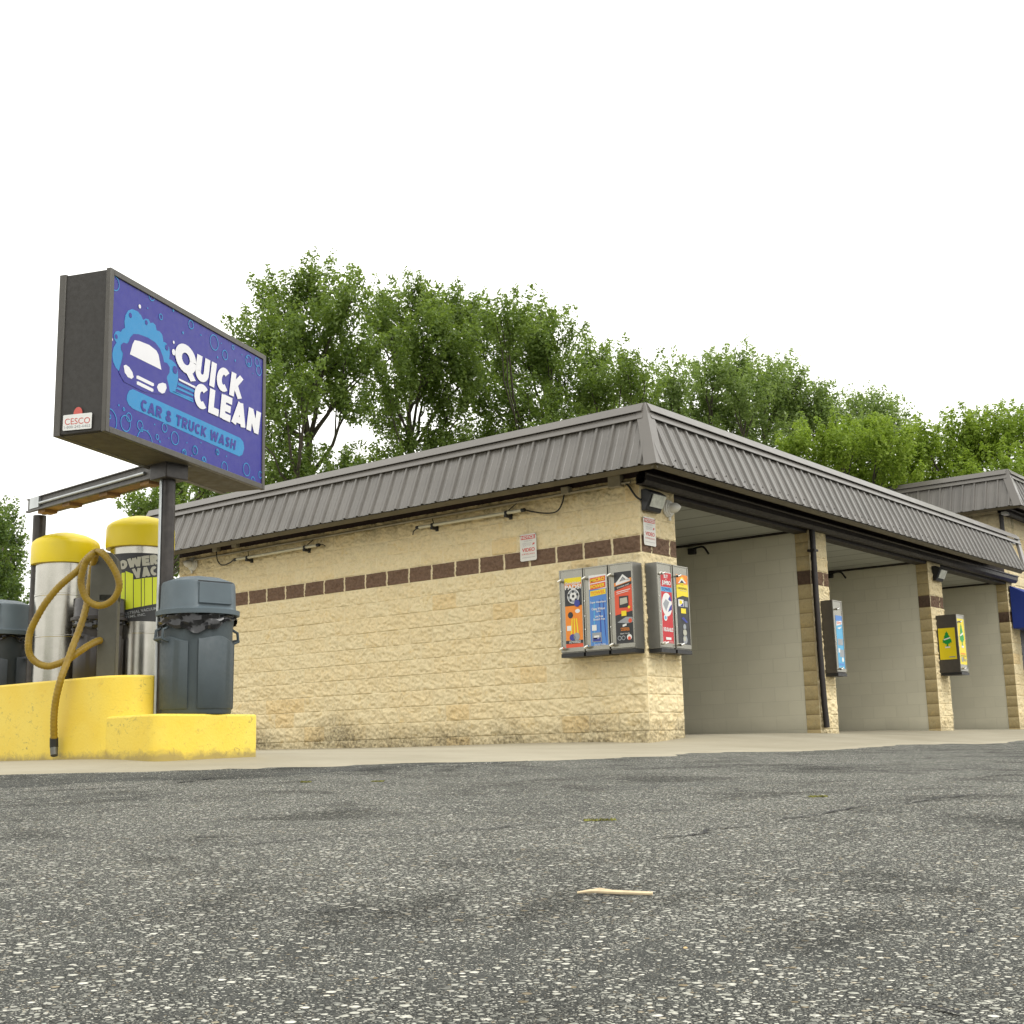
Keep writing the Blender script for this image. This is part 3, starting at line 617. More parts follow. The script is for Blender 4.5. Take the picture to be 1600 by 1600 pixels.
# ------------------------------------------------------------------ dispensers
def dispenser(name, label, w, h, d, side_mat, group, poster, px0=.12, px1=.95, pz0=.10, pz1=.86, split_handles=True):
    r = thing(name, label, "vending box", group=group)
    b = MB().box((0, -d, .045), (w, 0, h)); b.build("box", side_mat, r, bevel=.004)
    f = MB(); e = .016
    f.box((0, -d-.012, h-e), (w, -d-.001, h)).box((0, -d-.012, .06), (w, -d-.001, .06+.05)).box((0, -d-.012, .111), (e, -d-.001, h-e-.001)).box((w-e, -d-.012, .111), (w, -d-.001, h-e-.001))
    f.build("door_frame", M['boxsteel'], r, bevel=.002)
    MB().box((e+.001, -d-.006, .112), (w-e-.001, -d-.001, h-e-.001)).build("face_plate", M['boxsteel'], r)
    MB().box((.006, -d-.02, 0), (w-.006, -.004, .043)).build("coin_slot", M['black'], r)
    for z in (h-.13, .10):
        k = MB(); k.tube([(.035, -d-.010, z), (.035, -d-.055, z)], .016, 10).tube([(.018, -d-.056, z-.008), (.075, -d-.062, z+.010)], .014, 8)
        k.build("lock_handle", M['chrome'], r, smooth=40)
    for z in (h*.62, h*.45, h*.3):
        MB().lathe([(.006, 0), (.006, .008)], 8, (w-.008 if False else .01, -d-.012, z), M=Matrix.Rotation(math.pi/2, 3, 'X')).build("rivet", M['chrome'], r)
    x0, x1, z0, z1 = w*px0, w*px1, h*pz0, h*pz1
    P = MB(); mats = []
    def U(u, v, l=0): return (x0+(x1-x0)*u, -d-.0075-l*.0012, z0+(z1-z0)*v)
    def mi(k):
        if k not in mats: mats.append(k)
        return mats.index(k)
    def rect(u0, v0, u1, v1, m, l=1, sl=0): P.ngon([U(u0, v0, l), U(u1, v0+sl, l), U(u1, v1+sl, l), U(u0, v1, l)], mi(m))
    def poly(pts, m, l=1): P.ngon([U(a, b, l) for a, b in pts], mi(m))
    def disc(u, v, rr, m, l=2, asp=None):
        k = (z1-z0)/(x1-x0); P.ngon([U(u+rr*k*math.cos(a)*(asp or 1), v+rr*math.sin(a), l) for a in [2*math.pi*i/20 for i in range(20)]], mi(m))
    def txt(s, u0, v0, u1, v1, m, l=3, bold=.02, sl=0): text_quad(P, s, [U(u0, v1, l), U(u1, v1+sl, l), U(u1, v0+sl, l), U(u0, v0, l)], bold=bold, mi=mi(m))
    poster(rect, poly, disc, txt)
    P.build("poster", [M[k] for k in mats], r); return r
def p_pads(rect, poly, disc, txt):
    rect(0, 0, 1, 1, 'porange', 0); rect(0, .60, 1, .86, 'pdark', 1); rect(0, .93, 1, 1, 'pyellow', 1)
    txt("Scrubber", .05, .905, .95, .945, 'pwhite'); txt("PADS!", .03, .835, .97, .90, 'pwhite', bold=.04)
    disc(.5, .735, .105, 'pwhite', 2); disc(.5, .735, .092, 'pgrey', 3); disc(.5, .735, .06, 'pwhite', 4); disc(.5, .735, .022, 'pdark', 5)
    for k in range(5): a = math.pi/2+k*1.2566; disc(.5+.26*math.cos(a), .735+.066*math.sin(a), .020, 'pdark', 6)
    disc(.72, .63, .05, 'pnavy', 7); disc(.30, .47, .045, 'pdark', 2); disc(.72, .52, .028, 'pwhite', 2, 1.5)
    for k in range(3): poly([(.25+k*.22, .13), (.33+k*.22, .13), (.42+k*.12, .42), (.36+k*.12, .42)], 'pyellow', 1)
    rect(.08, .25, .32, .32, 'pwhite', 2); disc(.38, .15, .05, 'pnavy', 2); disc(.62, .16, .055, 'pgrey', 2)
    rect(0, .065, 1, .11, 'pdark', 3); txt("2 Scrubbers", .2, .088, .85, .108, 'pwhite', 4); txt("Per Package", .2, .066, .85, .086, 'pwhite', 4); rect(0, 0, 1, .06, 'pscarlet', 3)
def p_towel(rect, poly, disc, txt):
    rect(0, 0, 1, 1, 'pblue', 0); poly([(0, .93), (1, .90), (1, 1), (0, 1)], 'pwhite', 1); rect(0, .80, 1, .93, 'pwhite', 1)
    for v, m, s in ((.885, 'pscarlet', "MICRO"), (.795, 'pscarlet', "POWER"), (.70, 'pyellow', "TOWEL")):
        rect(.06, v, .94, v+.075, m, 2, .02); txt(s, .1, v+.012, .9, v+.062, 'pyellow' if m == 'pscarlet' else 'porange', 3, .03, .02)
    for k in range(7): poly([(.05+.13*k, .0+.06*k % .2), (.11+.13*k, .02), (.20+.10*k, .62), (.15+.10*k, .66)], 'pcyan' if k % 2 else 'pnavy', 1 if k % 2 else 1.3) if k in (1, 4, 6) else None
    txt("Super Absorbent", .06, .595, .94, .63, 'pwhite', 4, .02); txt("Cleans Without", .12, .505, .88, .54, 'pwhite', 4, .02); txt("Spots", .38, .47, .62, .50, 'pwhite', 4, .02)
    txt("Lint Free", .3, .40, .75, .43, 'pwhite', 4, .02); txt("Scratch Free", .2, .36, .85, .39, 'pwhite', 4, .02)
    rect(.1, .22, .36, .30, 'pwhite', 3); rect(.1, .06, .62, .19, 'pgrey', 3); rect(.14, .07, .58, .12, 'pnavy', 4); rect(.2, .10, .5, .15, 'pwhite', 4); txt("Cotton Soft Microfiber", .2, .012, .85, .035, 'pwhite', 4, .01)
def p_red(rect, poly, disc, txt):
    rect(0, 0, 1, 1, 'pdark', 0); poly([(0, .40), (1, .45), (1, .82), (0, .74)], 'pscarlet', 1); poly([(0, .80), (1, .86), (1, .91), (0, .85)], 'porange', 2); poly([(.1, .815), (.9, .862), (.9, .895), (.1, .85)], 'pwhite', 3)
    poly([(.1, .85), (.5, .965), (.9, .88), (.72, .875), (.5, .93), (.3, .86)], 'pwhite', 3); poly([(.35, .865), (.5, .92), (.66, .88)], 'pgrey', 4)
    rect(.12, .765, .9, .79, 'pdark', 3, .04); txt("CLEANING WIPES", .16, .769, .86, .787, 'pwhite', 4, .01, .04)
    rect(.12, .715, .9, .725, 'pwhite', 3, .03); rect(.12, .69, .8, .698, 'pwhite', 3, .03); rect(.25, .50, .78, .66, 'pdark', 3); poly([(.3, .54), (.73, .56), (.7, .64), (.3, .63)], 'psilver', 4); disc(.8, .50, .02, 'pyellow', 4)
    rect(.36, .385, .64, .455, 'pyellow', 4); poly([(.1, .30), (.3, .33), (.6, .37), (.97, .36), (.97, .29), (.7, .28)], 'pgrey', 2); disc(.83, .315, .03, 'pscarlet', 3); poly([(.4, .235), (.62, .25), (.62, .28), (.4, .265)], 'pwhite', 3)
    txt("ORIGINAL", .28, .205, .78, .225, 'porange', 4, .02); txt("WIPES", .28, .18, .78, .20, 'porange', 4, .02); txt("READY TO USE", .25, .135, .78, .15, 'pwhite', 4, .01)
    for u in (.2, .42): disc(u, .085, .032, 'pgrey', 2); disc(u, .085, .022, 'pdark', 3)
    disc(.75, .09, .04, 'pwhite', 2); disc(.75, .075, .025, 'pscarlet', 3)
def p_jumbo(rect, poly, disc, txt):
    rect(0, 0, 1, 1, 'pwhite', 0); rect(.03, .01, .97, .99, 'pred', 1); txt("BUY", .32, .915, .68, .965, 'pwhite', 3, .03); txt("A", .44, .89, .56, .908, 'pwhite', 3, .02); txt("JUMBO", .12, .805, .9, .88, 'pwhite', 3, .04)
    rect(.03, .725, .97, .79, 'pcyan', 2); txt("TOWEL", .08, .735, .92, .78, 'pnavy', 3, .03)
    disc(.5, .545, .165, 'pwhite', 2, .80); poly([(.55, .44), (.9, .48), (.93, .56), (.75, .52)], 'pnavy', 3); poly([(.62, .62), (.8, .68), (.92, .60), (.75, .60)], 'pnavy', 3); poly([(.15, .55), (.4, .62), (.7, .58), (.4, .45)], 'pgrey', 3)
    disc(.32, .36, .045, 'pwhite', 3); disc(.32, .36, .025, 'pcyan', 4); rect(.1, .185, .9, .215, 'pred', 2); txt("REUSABLE", .1, .17, .92, .225, 'pwhite', 3, .03); rect(.28, .055, .74, .09, 'pwhite', 3); rect(.1, .025, .9, .03, 'pwhite', 3)
def p_orig(rect, poly, disc, txt):
    rect(0, 0, 1, 1, 'pdark', 0); rect(0, .86, 1, 1, 'porange', 1); disc(.5, .91, .06, 'pyellow', 2); poly([(.15, .875), (.48, .955), (.85, .89), (.7, .885), (.48, .925), (.3, .88)], 'pwhite', 3); poly([(.3, .88), (.48, .925), (.68, .885)], 'pdark', 4)
    poly([(0, .66), (.5, .70), (1, .69), (1, .87), (0, .85)], 'pyellow', 2); txt("ORIGINAL", .1, .79, .9, .82, 'pdark', 3, .02); rect(.3, .77, .85, .776, 'psilver', 3)
    rect(.1, .545, .55, .645, 'pwhite', 2); rect(.2, .58, .42, .63, 'pyellow', 3); poly([(.25, .55), (.5, .55), (.5, .60)], 'pnavy', 3); rect(.62, .545, .9, .63, 'pgrey', 2); rect(.3, .45, .72, .52, 'pyellow', 2)
    poly([(.3, .38), (.5, .40), (.85, .33), (.7, .32)], 'pnavy', 2); disc(.55, .26, .04, 'pgrey', 2); disc(.55, .18, .05, 'psilver', 2); disc(.55, .08, .06, 'pgrey', 2); disc(.5, .09, .035, 'psilver', 3)
def p_cyan(rect, poly, disc, txt):
    rect(0, 0, 1, 1, 'pcyan', 0); rect(0, .9, 1, 1, 'pblue', 1); poly([(.02, .80), (.9, .84), (.9, .91), (.1, .89)], 'pwhite', 2); txt("Dry", .15, .82, .85, .88, 'pscarlet', 3, .03, .02); poly([(.1, .76), (.9, .80), (.5, .74)], 'pwhite', 2)
    rect(.1, .44, .9, .56, 'pgrey', 1); rect(.3, .22, .95, .36, 'pgrey', 1); rect(.1, .3, .35, .38, 'pwhite', 2); disc(.7, .17, .045, 'pwhite', 2); rect(.1, .06, .9, .1, 'pblue', 1)
def tree_mark(poly, rect, disc, txt, cx, cz, s, ks):
    L = [(0, .5), (.06, .40), (.14, .36), (.10, .34), (.19, .22), (.25, .17), (.19, .16), (.30, .02), (.38, -.02), (.33, -.06), (.38, -.14), (.24, -.16), (.16, -.22), (.07, -.22), (.08, -.34), (.16, -.36)]
    pts = L+[(-a, b) for a, b in L[::-1][:-1]]; poly([(cx+a*s*ks, cz+b*s) for a, b in pts], 'pgreen', 2)
    poly([(cx-.26*s*ks, cz-.02*s), (cx+.26*s*ks, cz+.08*s), (cx+.26*s*ks, cz+.15*s), (cx-.26*s*ks, cz+.05*s)], 'pwhite', 3); rect(cx-.2*s*ks, cz-.44*s, cx+.2*s*ks, cz-.36*s, 'pwhite', 3)
def p_tree(rect, poly, disc, txt):
    rect(0, 0, 1, 1, 'pyellow', 0); tree_mark(poly, rect, disc, txt, .5, .62, .58, 1.5); rect(.15, .22, .85, .25, 'porange', 2); rect(.2, .06, .45, .16, 'pgrey', 2); rect(.5, .08, .6, .16, 'pdark', 2); disc(.8, .10, .035, 'pgrey', 2); txt("AIR FRESHENER", .1, .175, .9, .2, 'pdark', 3, .01)
GL = "slim metal dispensers hung around the building corner"
for nm, lab, w, d, pst, loc, rz in (
    ("vending_box", "steel dispenser with orange scrubber pads poster on the tan side wall", .33, .19, p_pads, (-.012, 1.02, .855), R90),
    ("vending_box", "steel dispenser with blue towel poster and yellow and red headline", .33, .19, p_towel, (-.012, .675, .855), R90),
    ("vending_box", "steel dispenser with red and black poster nearest the wall corner", .32, .19, p_red, (-.012, .325, .855), R90),
    ("vending_box", "dispenser with red and white JUMBO poster on the front pier", .31, .15, p_jumbo, (.03, -.012, .855), 0),
    ("vending_box", "dispenser with black and yellow ORIGINAL poster overhanging the first bay opening", .33, .15, p_orig, (.37, -.012, .855), 0)):
    o = dispenser(nm, lab, w, 1.015, d, M['boxdark'], GL, pst, .22 if rz else .18, .96, .10, .90); o.location = loc; o.rotation_euler = (0, 0, rz)
o = dispenser("vending_box", "dark dispenser with light blue poster behind the brown downspout", .30, 1.06, .17, M['boxbrown'], None, p_cyan, .22, .92, .10, .80); o.location = (X2+.24, -.012, .72)
o = dispenser("vending_box", "brown dispenser with green tree on yellow posters on the second pillar", .36, 1.0, .34, M['boxbrown'], None, p_tree, .06, .94, .17, .93); o.location = (X3+.14, -.012, .86)
P = MB(); mats_ = ['pyellow', 'pgreen', 'pwhite', 'pgrey']
def U2(u, v, l): return (-.0015-l*.0012, -.02-.29*u, .26+.52*v)
# local: the left side of the box (facing -x), u runs towards the front
def r2(a, b, c, d, m, l=1): P.ngon([U2(a, b, l), U2(c, b, l), U2(c, d, l), U2(a, d, l)], mats_.index(m))
def p2(pts, m, l=1): P.ngon([U2(a, b, l) for a, b in pts], mats_.index(m))
r2(.02, 0, .98, 1, 'pyellow', 0); tree_mark(p2, r2, None, None, .5, .62, .58, 1.25); r2(.55, .06, .9, .09, 'pgrey', 2)
P.build("side_poster", [M[k] for k in mats_], o)

# ------------------------------------------------------------------ signs, lamps, conduit on the wall
def notice(label, loc, rz):
    r = thing("notice_sign", label, "sign", loc, rz, "video surveillance notices"); w, h = .25, .33
    pl = MB(); c = .015; pl.prism([(c, 0, 0), (w-c, 0, 0), (w, 0, c), (w, 0, h-c), (w-c, 0, h), (c, 0, h), (0, 0, h-c), (0, 0, c)], (0, -.004, 0)); pl.build("plate", M['white'], r)
    t = MB()
    def q(a, b, c_, d): return [(a*w, -.0055, d*h), (c_*w, -.0055, d*h), (c_*w, -.0055, b*h), (a*w, -.0055, b*h)]
    t.ngon(q(.06, .80, .94, .95), 0); text_quad(t, "NOTICE:", [(x, y-.0015, z) for x, y, z in q(.1, .825, .9, .93)], mi=1, bold=.03)
    text_quad(t, "THIS SITE", q(.25, .72, .75, .76), mi=2, bold=.01); text_quad(t, "UNDER 24 HOUR", q(.15, .63, .7, .67), mi=2, bold=0); text_quad(t, "CCTV", q(.2, .55, .65, .61), mi=2, bold=0)
    t.ngon([(.76*w, -.0055, .56*h), (.90*w, -.0055, .60*h), (.90*w, -.0055, .66*h), (.78*w, -.0055, .64*h)], 0)
    text_quad(t, "VIDEO", q(.12, .34, .9, .48), mi=0, bold=.03); text_quad(t, "SURVEILLANCE", q(.1, .23, .9, .28), mi=0, bold=.01); t.ngon(q(.1, .12, .9, .135), 2)
    t.build("lettering", [M['sgred'], M['white'], M['sggrey']], r)
    for x in (.03, .97): MB().lathe([(.005, 0), (.005, .006)], 8, (x*w, -.005, h*.95), M=Matrix.Rotation(math.pi/2, 3, 'X')).build("screw", M['screw'], r)
A1 = onplane(813.5, 878, (1, 0, 0), -.03); notice("white and red video notice above the brown block band on the long side wall", (A1[0], A1[1], A1[2]), R90)
A2 = onplane(1006.5, 851, (0, 1, 0), -.03); notice("white and red video notice on the corner pier under the flood lamp", (A2[0], A2[1], A2[2]), 0)
def flood(label, loc):
    r = thing("flood_lamp", label, "lamp", loc, 0, "wall flood lamps")
    w, h, d = .32, .25, .115
    MB().prism([(0, 0, 0), (0, 0, h), (0, -d*.55, h), (0, -d*1.25, h*.78), (0, -d*.62, .03), (0, -d*.5, 0)], (w, 0, 0)).build("housing", M['black'], r, bevel=.008)
    n = Vector((0, -.9, -.43)).normalized()*.006; a, b = Vector((0, -d*1.22, h*.74)), Vector((0, -d*.68, .05))
    MB().prism([(.04, a.y+n.y, a.z+n.z), (w-.012, a.y+n.y, a.z+n.z), (w-.012, b.y+n.y, b.z+n.z), (.04, b.y+n.y, b.z+n.z)], n*1.5).build("lens", M['lens'], r)
    return r
f1 = flood("black flood lamp with frosted lens on the corner pier beside a white sensor", (.01, -.012, 2.475))
f2 = flood("black flood lamp high on the second pillar above the yellow dispenser", (X3+.16, -.012, 2.45))
def sensor(label, loc, rz):
    r = thing("motion_sensor", label, "sensor", loc, rz, "round white wall sensors"); Mx = Matrix.Rotation(math.pi/2, 3, 'X')
    MB().lathe([(.105, 0), (.107, .02), (.098, .024), (.095, .04), (.082, .046), (.078, .06)], 24, M=Mx).build("base", M['white'], r, smooth=30)
    MB().lathe([(.060, .058), (.062, .09), (.056, .125), (.038, .155), (.012, .182), (.002, .185)], 24, M=Mx).build("cone", M['white'], r, smooth=40)
    MB().tube([(0, -.03, -.10), (0, -.03, -.145)], .016, 10).build("stem", M['white'], r, smooth=40); return r
q = onplane(1050, 794, (0, 1, 0), -.08); sensor("round white conical sensor beside the corner flood lamp", (q[0], -.014, q[2]), 0)
q = onplane(297, 881, (1, 0, 0), -.08); sensor("round white conical sensor at the far end of the side wall", (-.014, q[1], q[2]), R90)
def tube_lamp(label, a, b, cable, tail):
    P0, P1 = onplane(*a, (1, 0, 0), -.10), onplane(*b, (1, 0, 0), -.10); r = thing("tube_lamp", label, "lamp", P0, 0, "bare tube lamps under the eave"); o = Vector(P0)
    L = Vector(P1)-o; MB().tube([Vector((0, 0, 0)), L], .021, 12).build("tube", M['tube'], r, smooth=40)
    for k in (0, 1): c = L*k; e = L.normalized()*(.05 if k else -.05); MB().tube([c, c+e], .024, 10).build("end_cap", M['black'], r, smooth=40)
    for k in (.14, .86):
        c = L*k; bm = MB(); bm.box((-.03, c.y-.018, c.z-.055), (.10, c.y+.018, c.z-.022)).box((.07, c.y-.02, c.z-.07), (.10, c.y+.02, c.z+.03)); bm.lathe([(.028, -.018), (.028, .018)], 12, (c.x, c.y, c.z), M=Matrix.Rotation(math.pi/2, 3, 'X')); bm.build("bracket", M['blackrub'], r)
        MB().tube([c+Vector((.02, 0, .02)), c+Vector((.08, -.12 if k > .5 else .09, .13))], .006, 6).build("tie_rod", M['blackrub'], r)
    MB().tube([Vector(onplane(*p, (1, 0, 0), -.06))-o for p in cable], .009, 8).build("cable", M['blackrub'], r, smooth=60)
    MB().tube([Vector(onplane(*p, (1, 0, 0), -.08))-o for p in tail], .008, 6).build("cable_tail", M['blackrub'], r, smooth=60)
def sm(pts, n=4):
    P = [np.array(p, float) for p in pts]; P = [2*P[0]-P[1]]+P+[2*P[-1]-P[-2]]; out = []
    for i in range(1, len(P)-2):
        for k in range(n):
            t = k/n; a, b, c, d = P[i-1:i+3]; out.append(.5*((2*b)+(c-a)*t+(2*a-5*b+4*c-d)*t*t+(3*b-a-3*c+d)*t**3))
    out.append(P[-2]); return out
tube_lamp("thin ivory tube lamp on two brackets at the corner end of the eave", (655, 824), (815, 797.5), sm([(821, 797), (835, 800), (855, 802), (870, 799), (878, 787), (882, 770)]), [(651, 826), (646, 830), (645, 836)])
tube_lamp("thin ivory tube lamp on two brackets above the trash can end of the wall", (370, 874), (495, 852), sm([(366, 874), (358, 880), (347, 883), (340, 876), (338, 862)]), [(499, 851), (505, 851), (508, 853)])
cd = thing("conduit_run", "grey electrical conduit with small junction boxes along the top of the side wall", "conduit")
c0, c1 = onplane(286, 878, (1, 0, 0), -.05), onplane(985, 753, (1, 0, 0), -.05); MB().tube([c0, c1], .016, 10).build("conduit", M['conduit'], cd, smooth=40)
for x, y, s in ((338, 858, .05), (368, 851, .05), (885, 767, .055), (962, 753, .085)):
    c = onplane(x, y, (1, 0, 0), -.05); MB().box((-.09, c[1]-s, c[2]-s*.8), (-.004, c[1]+s, c[2]+s*.8)).build("junction_box", M['conduit'], cd, bevel=.006)
MB().tube([Vector(onplane(*p, (1, 0, 0), -.05)) for p in sm([(970, 753), (980, 757), (988, 768), (994, 776), (1001, 781)])], .012, 8).build("cable", M['blackrub'], cd, smooth=60)
def hanger(label, px, py, X):
    c = onplane(px, py, (1, 0, 0), X); r = thing("hose_hanger", label, "wall hook", c, R90, "hooks inside the wash bays")
    MB().box((-.09, -.07, -.05), (.03, -.002, .04)).build("plate", M['black'], r, bevel=.008)
    MB().tube(sm([(0, -.06, .02), (.12, -.12, .03), (.25, -.18, .01), (.34, -.2, -.10)]), .016, 8).build("arm", M['black'], r, smooth=50)
hanger("small black bent hook on the first bay wall", 1086, 861, X2); hanger("small black bent hook on the second bay wall by the pillar", 1300, 899, X3)

# ------------------------------------------------------------------ pole sign
AZ = rad(20.5); tv = np.array([math.cos(AZ), math.sin(AZ), 0]); nv = np.array([tv[1], -tv[0], 0])       # t runs right along the face, n faces the viewer
TL = at(172, 415.4, 8.66); SK = nv@TL
def sgn(x, y): p = onplane(x, y, nv, SK); return np.array([tv@(p-TL), p[2]])
q4 = [sgn(172, 415.4), sgn(413.4, 561.5), sgn(410.3, 764.6), sgn(161, 670.8)]
SW = (q4[1][0]+q4[2][0])/2; Z1 = (q4[0][1]+q4[1][1])/2; Z0 = (q4[2][1]+q4[3][1])/2; SD = .385
post_xy = TL+tv*SW*.5-nv*SD/2
zpost = float(gz(np.array([post_xy[0]]), np.array([post_xy[1]]))[0])
sg = thing("pole_sign", "dark box sign reading QUICK CLEAN car and truck wash on a steel frame", "sign", (post_xy[0], post_xy[1], 0))
Rs = Matrix.Rotation(AZ, 4, 'Z'); Ti = Matrix.Translation((-SW/2, -SD/2, 0)); SM = Rs @ Ti      # sign local: x along face from left, y = depth to the back (front face y=0), z world
cb = MB(); f = .036
cb.box((0, .012, Z0), (SW, SD-.012, Z1)); cb.xf(SM).build("cabinet", [M['cab']], sg, bevel=.006)
fr = MB()
for y0, y1 in ((-.014, .022), (SD-.04, SD+.014)):
    fr.box((-.008, y0, Z0-.008), (f, y1, Z1+.008)).box((SW-f, y0, Z0-.008), (SW+.008, y1, Z1+.008)).box((f+.001, y0, Z1-f), (SW-f-.001, y1, Z1+.008)).box((f+.001, y0, Z0-.008), (SW-f-.001, y1, Z0+f))
fr.xf(SM).build("retainer_frame", M['cabfr'], sg, bevel=.004)
MB().box((.02, .026, Z0-.006), (SW-.02, SD-.044, Z0-.0005)).xf(SM).build("underside", M['cabin'], sg)
face = MB().box((f-.01, -.004, Z0+f-.01), (SW-f+.01, .010, Z1-f+.01)).xf(SM).build("face_panel", M['navy'], sg)
art = MB(); AM = ['sky', 'navy', 'signw']
def zp(zx, zy): return sgn(160+zx/6.1538, 470+zy/6.1538)
def P3(s, l): v = SM @ Vector((s[0], -.0055-.0013*l, s[1])); return (v.x, v.y, v.z)
def apoly(pts, m, l): art.ngon([P3(zp(*p), l) for p in pts], AM.index(m))
def clampS(s): return np.array([min(max(s[0], f), SW-f), min(max(s[1], Z0+f), Z1-f)])
def rm(c, r): return r/6.1538/FPX*(8.66+c[0]*.952)
def ring(zx, zy, r, w=.0075, l=1, m='sky', fill=False):
    c = zp(zx, zy); R = rm(c, r); n = 28; A = [2*math.pi*i/n for i in range(n)]
    out = [clampS(c+np.array([math.cos(a)*R, math.sin(a)*R])) for a in A]
    if fill: art.ngon([P3(s, l) for s in out], AM.index(m)); return
    inn = [clampS(c+np.array([math.cos(a)*(R-w), math.sin(a)*(R-w)])) for a in A]
    for i in range(n):
        j = (i+1) % n
        if np.linalg.norm(out[i]-inn[i]) < .004 and np.linalg.norm(out[j]-inn[j]) < .004: continue
        art.ngon([P3(out[i], l), P3(out[j], l), P3(inn[j], l), P3(inn[i], l)], AM.index(m))
apoly([(155,680),(120,640),(95,580),(88,510),(100,450),(128,402),(108,370),(104,330),(120,298),(145,290),(170,300),(185,275),(210,262),(205,200),(215,140),(240,95),(280,80),(330,100),(365,140),(385,185),(410,172),(440,180),(455,215),(480,210),(505,235),(515,285),(545,295),(570,330),(580,395),(605,405),(635,450),(642,510),(635,560),(665,575),(700,610),(720,680),(722,745),(716,800),(690,885),(640,868),(600,760),(300,420),(200,520)], 'sky', 0)
apoly([(163,630),(185,550),(190,505),(172,470),(170,425),(195,402),(230,412),(245,395),(258,355),(290,320),(340,322),(430,355),(500,400),(545,460),(575,540),(585,590),(615,600),(640,640),(638,690),(615,725),(612,745),(632,820),(640,872),(600,905),(400,880),(200,780),(150,690)], 'navy', 1)
apoly([(300,380),(345,388),(440,425),(510,480),(530,520),(558,665),(255,515),(280,420)], 'signw', 2)
apoly([(195,625),(215,615),(250,640),(280,690),(290,735),(270,752),(235,735),(205,690)], 'signw', 2)
apoly([(515,830),(530,800),(570,788),(602,800),(608,840),(590,885),(565,893),(530,870)], 'signw', 2)
apoly([(318,722),(335,720),(485,795),(487,818),(472,822),(318,747)], 'signw', 2); apoly([(320,778),(335,776),(480,848),(482,870),(468,876),(322,804)], 'signw', 2)
apoly([(230,910),(250,865),(285,850),(1320,1320),(1350,1360),(1358,1420),(1340,1480),(1310,1497),(290,1040),(245,1000),(226,950)], 'sky', 0)
apoly([(722,745),(888,825),(885,845),(730,768)], 'signw', 2)
for a in ([(722,785),(878,860),(874,884),(718,810)], [(715,830),(870,902),(867,920),(700,846)], [(692,872),(866,938),(866,956),(660,874)], [(640,868),(692,862),(700,880),(868,962),(868,978),(645,878)]): apoly(a, 'sky', .5)
for zx, zy, r in ((262,140,24),(415,210,22),(126,345,22),(612,450,28),(690,665,38)): ring(zx, zy, r, l=1.5, m='navy', fill=True)
def ft(l): return lambda s: P3(s, l)
TB = dict(bold=.028)
word(art, "Q", [zp(690,372), zp(893,480), zp(893,800), zp(690,690)], ft(3), .25, 2)
word(art, "UICK", [zp(902,511), zp(1352,742), zp(1326,957), zp(876,750)], ft(3), .29, 2, .08)
word(art, "CLEAN", [zp(884,770), zp(1516,1078), zp(1489,1287), zp(866,1008)], ft(3), .29, 2, .07)
word(art, "CAR & TRUCK WASH", [zp(366,942), zp(1278,1346), zp(1266,1434), zp(358,1050)], ft(2), .235, 1, .12)
for a in ((845,230,46),(1068,402,78),(1172,522,50),(555,155,32),(1250,448,24),(1400,580,60),(1497,670,52),(1480,590,45),(248,1120,46),(355,1200,50),(372,1240,22),(590,1222,46),(690,1322,66),(520,1310,28),(885,1437,46),(1100,1455,32),(775,1465,28),(970,1525,25),(198,1042,18),(62,1115,24),(60,1150,118),(215,1180,80),(400,1370,130),(1400,610,16)): ring(*a)
for zx, zy, r in ((1025,1280,30),(1085,1345,27),(1220,1390,38),(1365,1405,44),(1170,1290,16),(1408,1478,27),(497,180,52),(740,262,36),(955,1295,26),(1455,1440,24)): ring((60+zx/4.2105-160)*6.1538, (400+zy/4.2105-470)*6.1538, r*1.4616)
for zx, zy, r in ((768,308,14),(675,93,14),(940,330,9),(1100,545,12),(1270,575,11),(150,1005,11),(495,1190,9),(545,1355,12),(1135,410,7),(1440,700,7),(430,1250,8),(630,1322,7),(940,1365,8),(1335,520,7),(428,72,8),(805,1365,8),(1185,1495,8),(850,1490,8),(1385,545,12),(1408,608,9)): ring(zx, zy, r, fill=True)
for zx, zy, r in ((350,55,20),(80,370,18),(677,400,15),(677,495,30)): ring(zx, zy, r, l=2, m='signw', fill=True)
art.build("printed_artwork", [M[k] for k in AM], face)
# maker's sticker on the left end
def endp(x, y): n2 = -tv; p = onplane(x, y, n2, n2@TL+.0005); d = (p-TL)@(-nv); return np.array([d, p[2]])
def P4(s, l): v = SM @ Vector((-.0095-.001*l, s[0], s[1])); return (v.x, v.y, v.z)
def e16(x, y): return endp(80+x/16, 620+y/16)
st = MB(); cc = e16(690, 425); st.ngon([P4(cc+np.array([math.cos(a)*.035, math.sin(a)*.045]), 0) for a in [i*math.pi/12 for i in range(24)]], 1)
st.ngon([P4(e16(*p), 1) for p in ((325,490),(345,470),(1030,400),(1046,420),(1028,780),(1010,797),(325,860),(308,840))], 0)
text_quad(st, "CESCO", [e16(365,560), e16(1000,512), e16(990,665), e16(365,712)], lambda s: P4(s, 2), 0, mi=1); text_quad(st, "1-800-242-6462", [e16(345,745), e16(1005,690), e16(1000,755), e16(345,808)], lambda s: P4(s, 2), 0, mi=2)
st.build("maker_sticker", [M['pwhite'], M['sgred'], M['pgrey']], sg)
